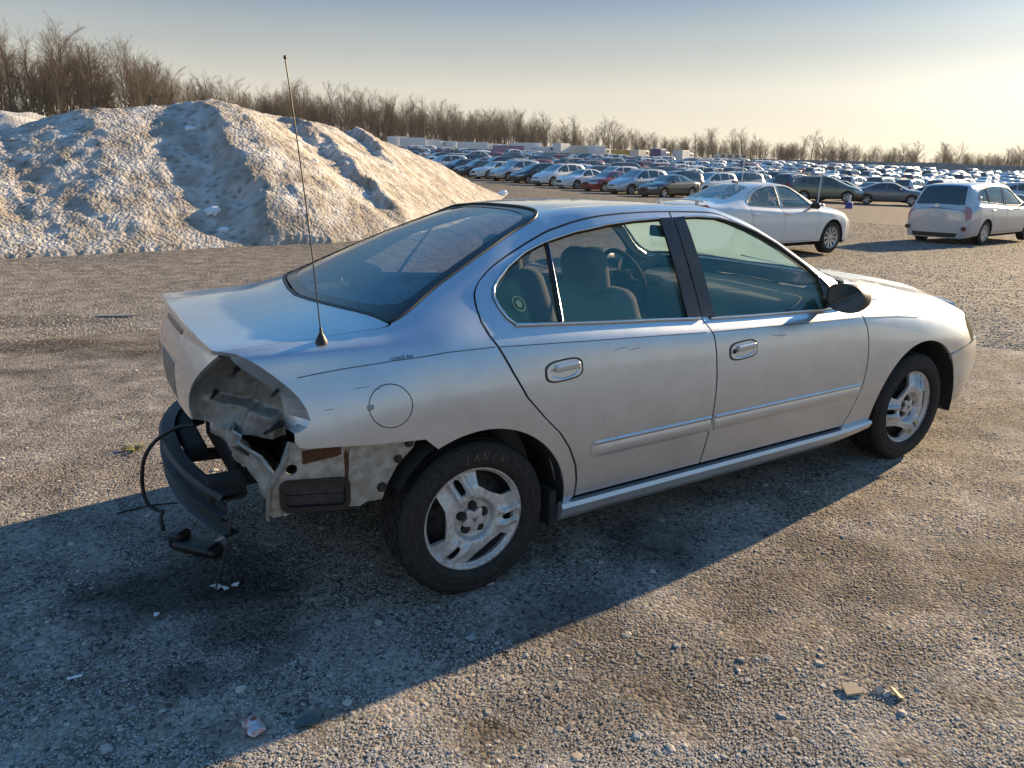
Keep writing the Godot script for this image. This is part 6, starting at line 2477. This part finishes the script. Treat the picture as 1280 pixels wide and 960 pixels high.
func mirrors_and_aerial(L: Loft, t: Node3D) -> void:
	for m in [false, true]:
		var fl := Vector3(1, 1, -1) if m else Vector3.ONE
		var st := new_st()
		# housing: egg that tapers forward, cut flat at the back where the glass sits
		var shape := func(u: float, v: float) -> Vector3:
			var a := u * TAU
			var w := sin(v * PI * .5)
			var cy := signf(sin(a)) * pow(absf(sin(a)), .8)
			var cz := signf(cos(a)) * pow(absf(cos(a)), .8)
			return (Vector3(1.875 + .145 * (1.0 - cos(v * PI * .5)) * 0.0 + .15 * cos(v * PI * .5), .992 + .066 * w * cy, .955 + .105 * w * cz - .01 * (1 - w)) + Vector3(.25 * (.955 - .955 - .105 * w * cz) * .5, 0, 0)) * fl
		var rings := 10
		var segs := 24
		for i in rings:
			for k in segs:
				var p := []
				var n := []
				for q in [[k, i], [k + 1, i], [k + 1, i + 1], [k, i + 1]]:
					var u: float = float(q[0]) / segs
					var v: float = float(q[1]) / rings
					p.append(shape.call(u, v))
					n.append((p[-1] - Vector3(1.86, .992, .955 * fl.z)) as Vector3)
					n[-1] = (n[-1] * Vector3(.5, 1.9, 1.1)).normalized()
				smooth_quad(st, p, n)
		var mir := put("door_mirror", st.commit(), M.black, t)
		st = new_st()
		var glass_p := PackedVector2Array()
		for k in 28:
			var q: Vector3 = shape.call(k / 28.0, .985)
			glass_p.append(Vector2(q.z, q.y))
		var plane := func(z: float, y: float) -> Vector3: return Vector3(1.879 - .25 * .5 * (z * fl.z - .955) + .004, y, z)
		sheet(st, glass_p, [], Vector2(.2, .2), plane, func(_a, _b): return Vector3(-1, 0, .12 * fl.z).normalized())
		put("mirror_glass", st.commit(), M.far_glass, mir)
		st = new_st()
		tube(st, [Vector3(1.98, .955, .80) * fl, Vector3(1.93, .965, .87) * fl], [.035, .03], 8)
		put("mirror_arm", st.commit(), M.black, mir)
	# aerial on the right rear wing
	var st := new_st()
	var foot := L.P(-.481, 2.84)
	lathe(st, [Vector2(.021, -.006), Vector2(.020, .006), Vector2(.012, .022), Vector2(.006, .032), Vector2(.004, .05), Vector2(0, .052)], 16, Transform3D(Basis(Vector3.RIGHT, -PI / 2), foot))
	var aer := put("aerial", st.commit(), M.black, t)
	st = new_st()
	var tip := Vector3(-.525, 1.865, .665)
	var pts := []
	for k in 13:
		var f := k / 12.0
		pts.append((foot + Vector3(0, .02, 0)).lerp(tip, f) + Vector3(.006 * sin(f * PI), 0, 0))
	tube(st, pts, .0022, 6)
	rbox(st, tip, Vector3(.0045, .006, .0045), .004)
	put("mast", st.commit(), M.black, aer)
	# the coach line on wing and nose, the little script badge, the windscreen cowl
	st = new_st()
	tube(st, on_skin(L, L.flank([[-.585, .905], [-.45, .922], [-.3, .9345], [-.09, .9475], [.094, .9455]], .05), .0004), .0016, 4, 1.0, false)
	tube(st, on_skin(L, L.flank([[2.206, .8535], [2.5, .832], [2.7, .808]], .05), .0004), .0016, 4, 1.0, false)
	put("coach_line", st.commit(), M.black, t)
	var tm := TextMesh.new()
	var f := SystemFont.new()
	f.font_names = PackedStringArray(["Droid Serif"])
	f.font_italic = true
	tm.font = f
	tm.text = "Grand Am"
	tm.font_size = 32
	tm.pixel_size = .0005
	tm.depth = .001
	var b := put("script_badge", tm, M.black, t)
	var s := L.s_at(-.25, .945)
	var n := L.N(-.25, s)
	var tang := (L.P(-.2, L.s_at(-.2, .949)) - L.P(-.3, L.s_at(-.3, .942))).normalized()
	b.transform = Transform3D(Basis(tang, n.cross(tang).normalized(), n), L.P(-.25, s) + n * .0012)
	st = new_st()
	for m in [false, true]:
		sheet(st, v2([[2.37, 0], [2.335, .6], [2.28, 1.2], [2.2, 1.8], [2.12, 2.2], [2.18, 2.25], [2.26, 1.8], [2.34, 1.2], [2.40, .6], [2.44, 0]]), [], Vector2(.08, .3), L.P, L.N, -.014, 0, m)
	put("cowl", st.commit(), M.black_matt, t)
	for q in [[-.42, .86, .045, .004], [-.36, .855, .02, -.002], [.62, .875, .07, .006], [.70, .868, .05, .002], [.55, .615, .012, .006], [1.52, .84, .10, -.012], [1.56, .832, .05, .004], [-.52, .80, .03, .003]]:
		st = new_st()
		tube(st, on_skin(L, L.flank([[q[0], q[1]], [q[0] + q[2] * .5, q[1] + q[3] * .8], [q[0] + q[2], q[1] + q[3]]], .02), .0002), .0011, 4, 1.0, false)
		put("scuff", st.commit(), M.silver_shadow, t)
	st = new_st()
	for z in [-.1, .45]:
		tube(st, [Vector3(2.36, 1.03, z), Vector3(2.2, 1.085, z - .42)], .006, 5)
	put("wiper_blades", st.commit(), M.black, t)
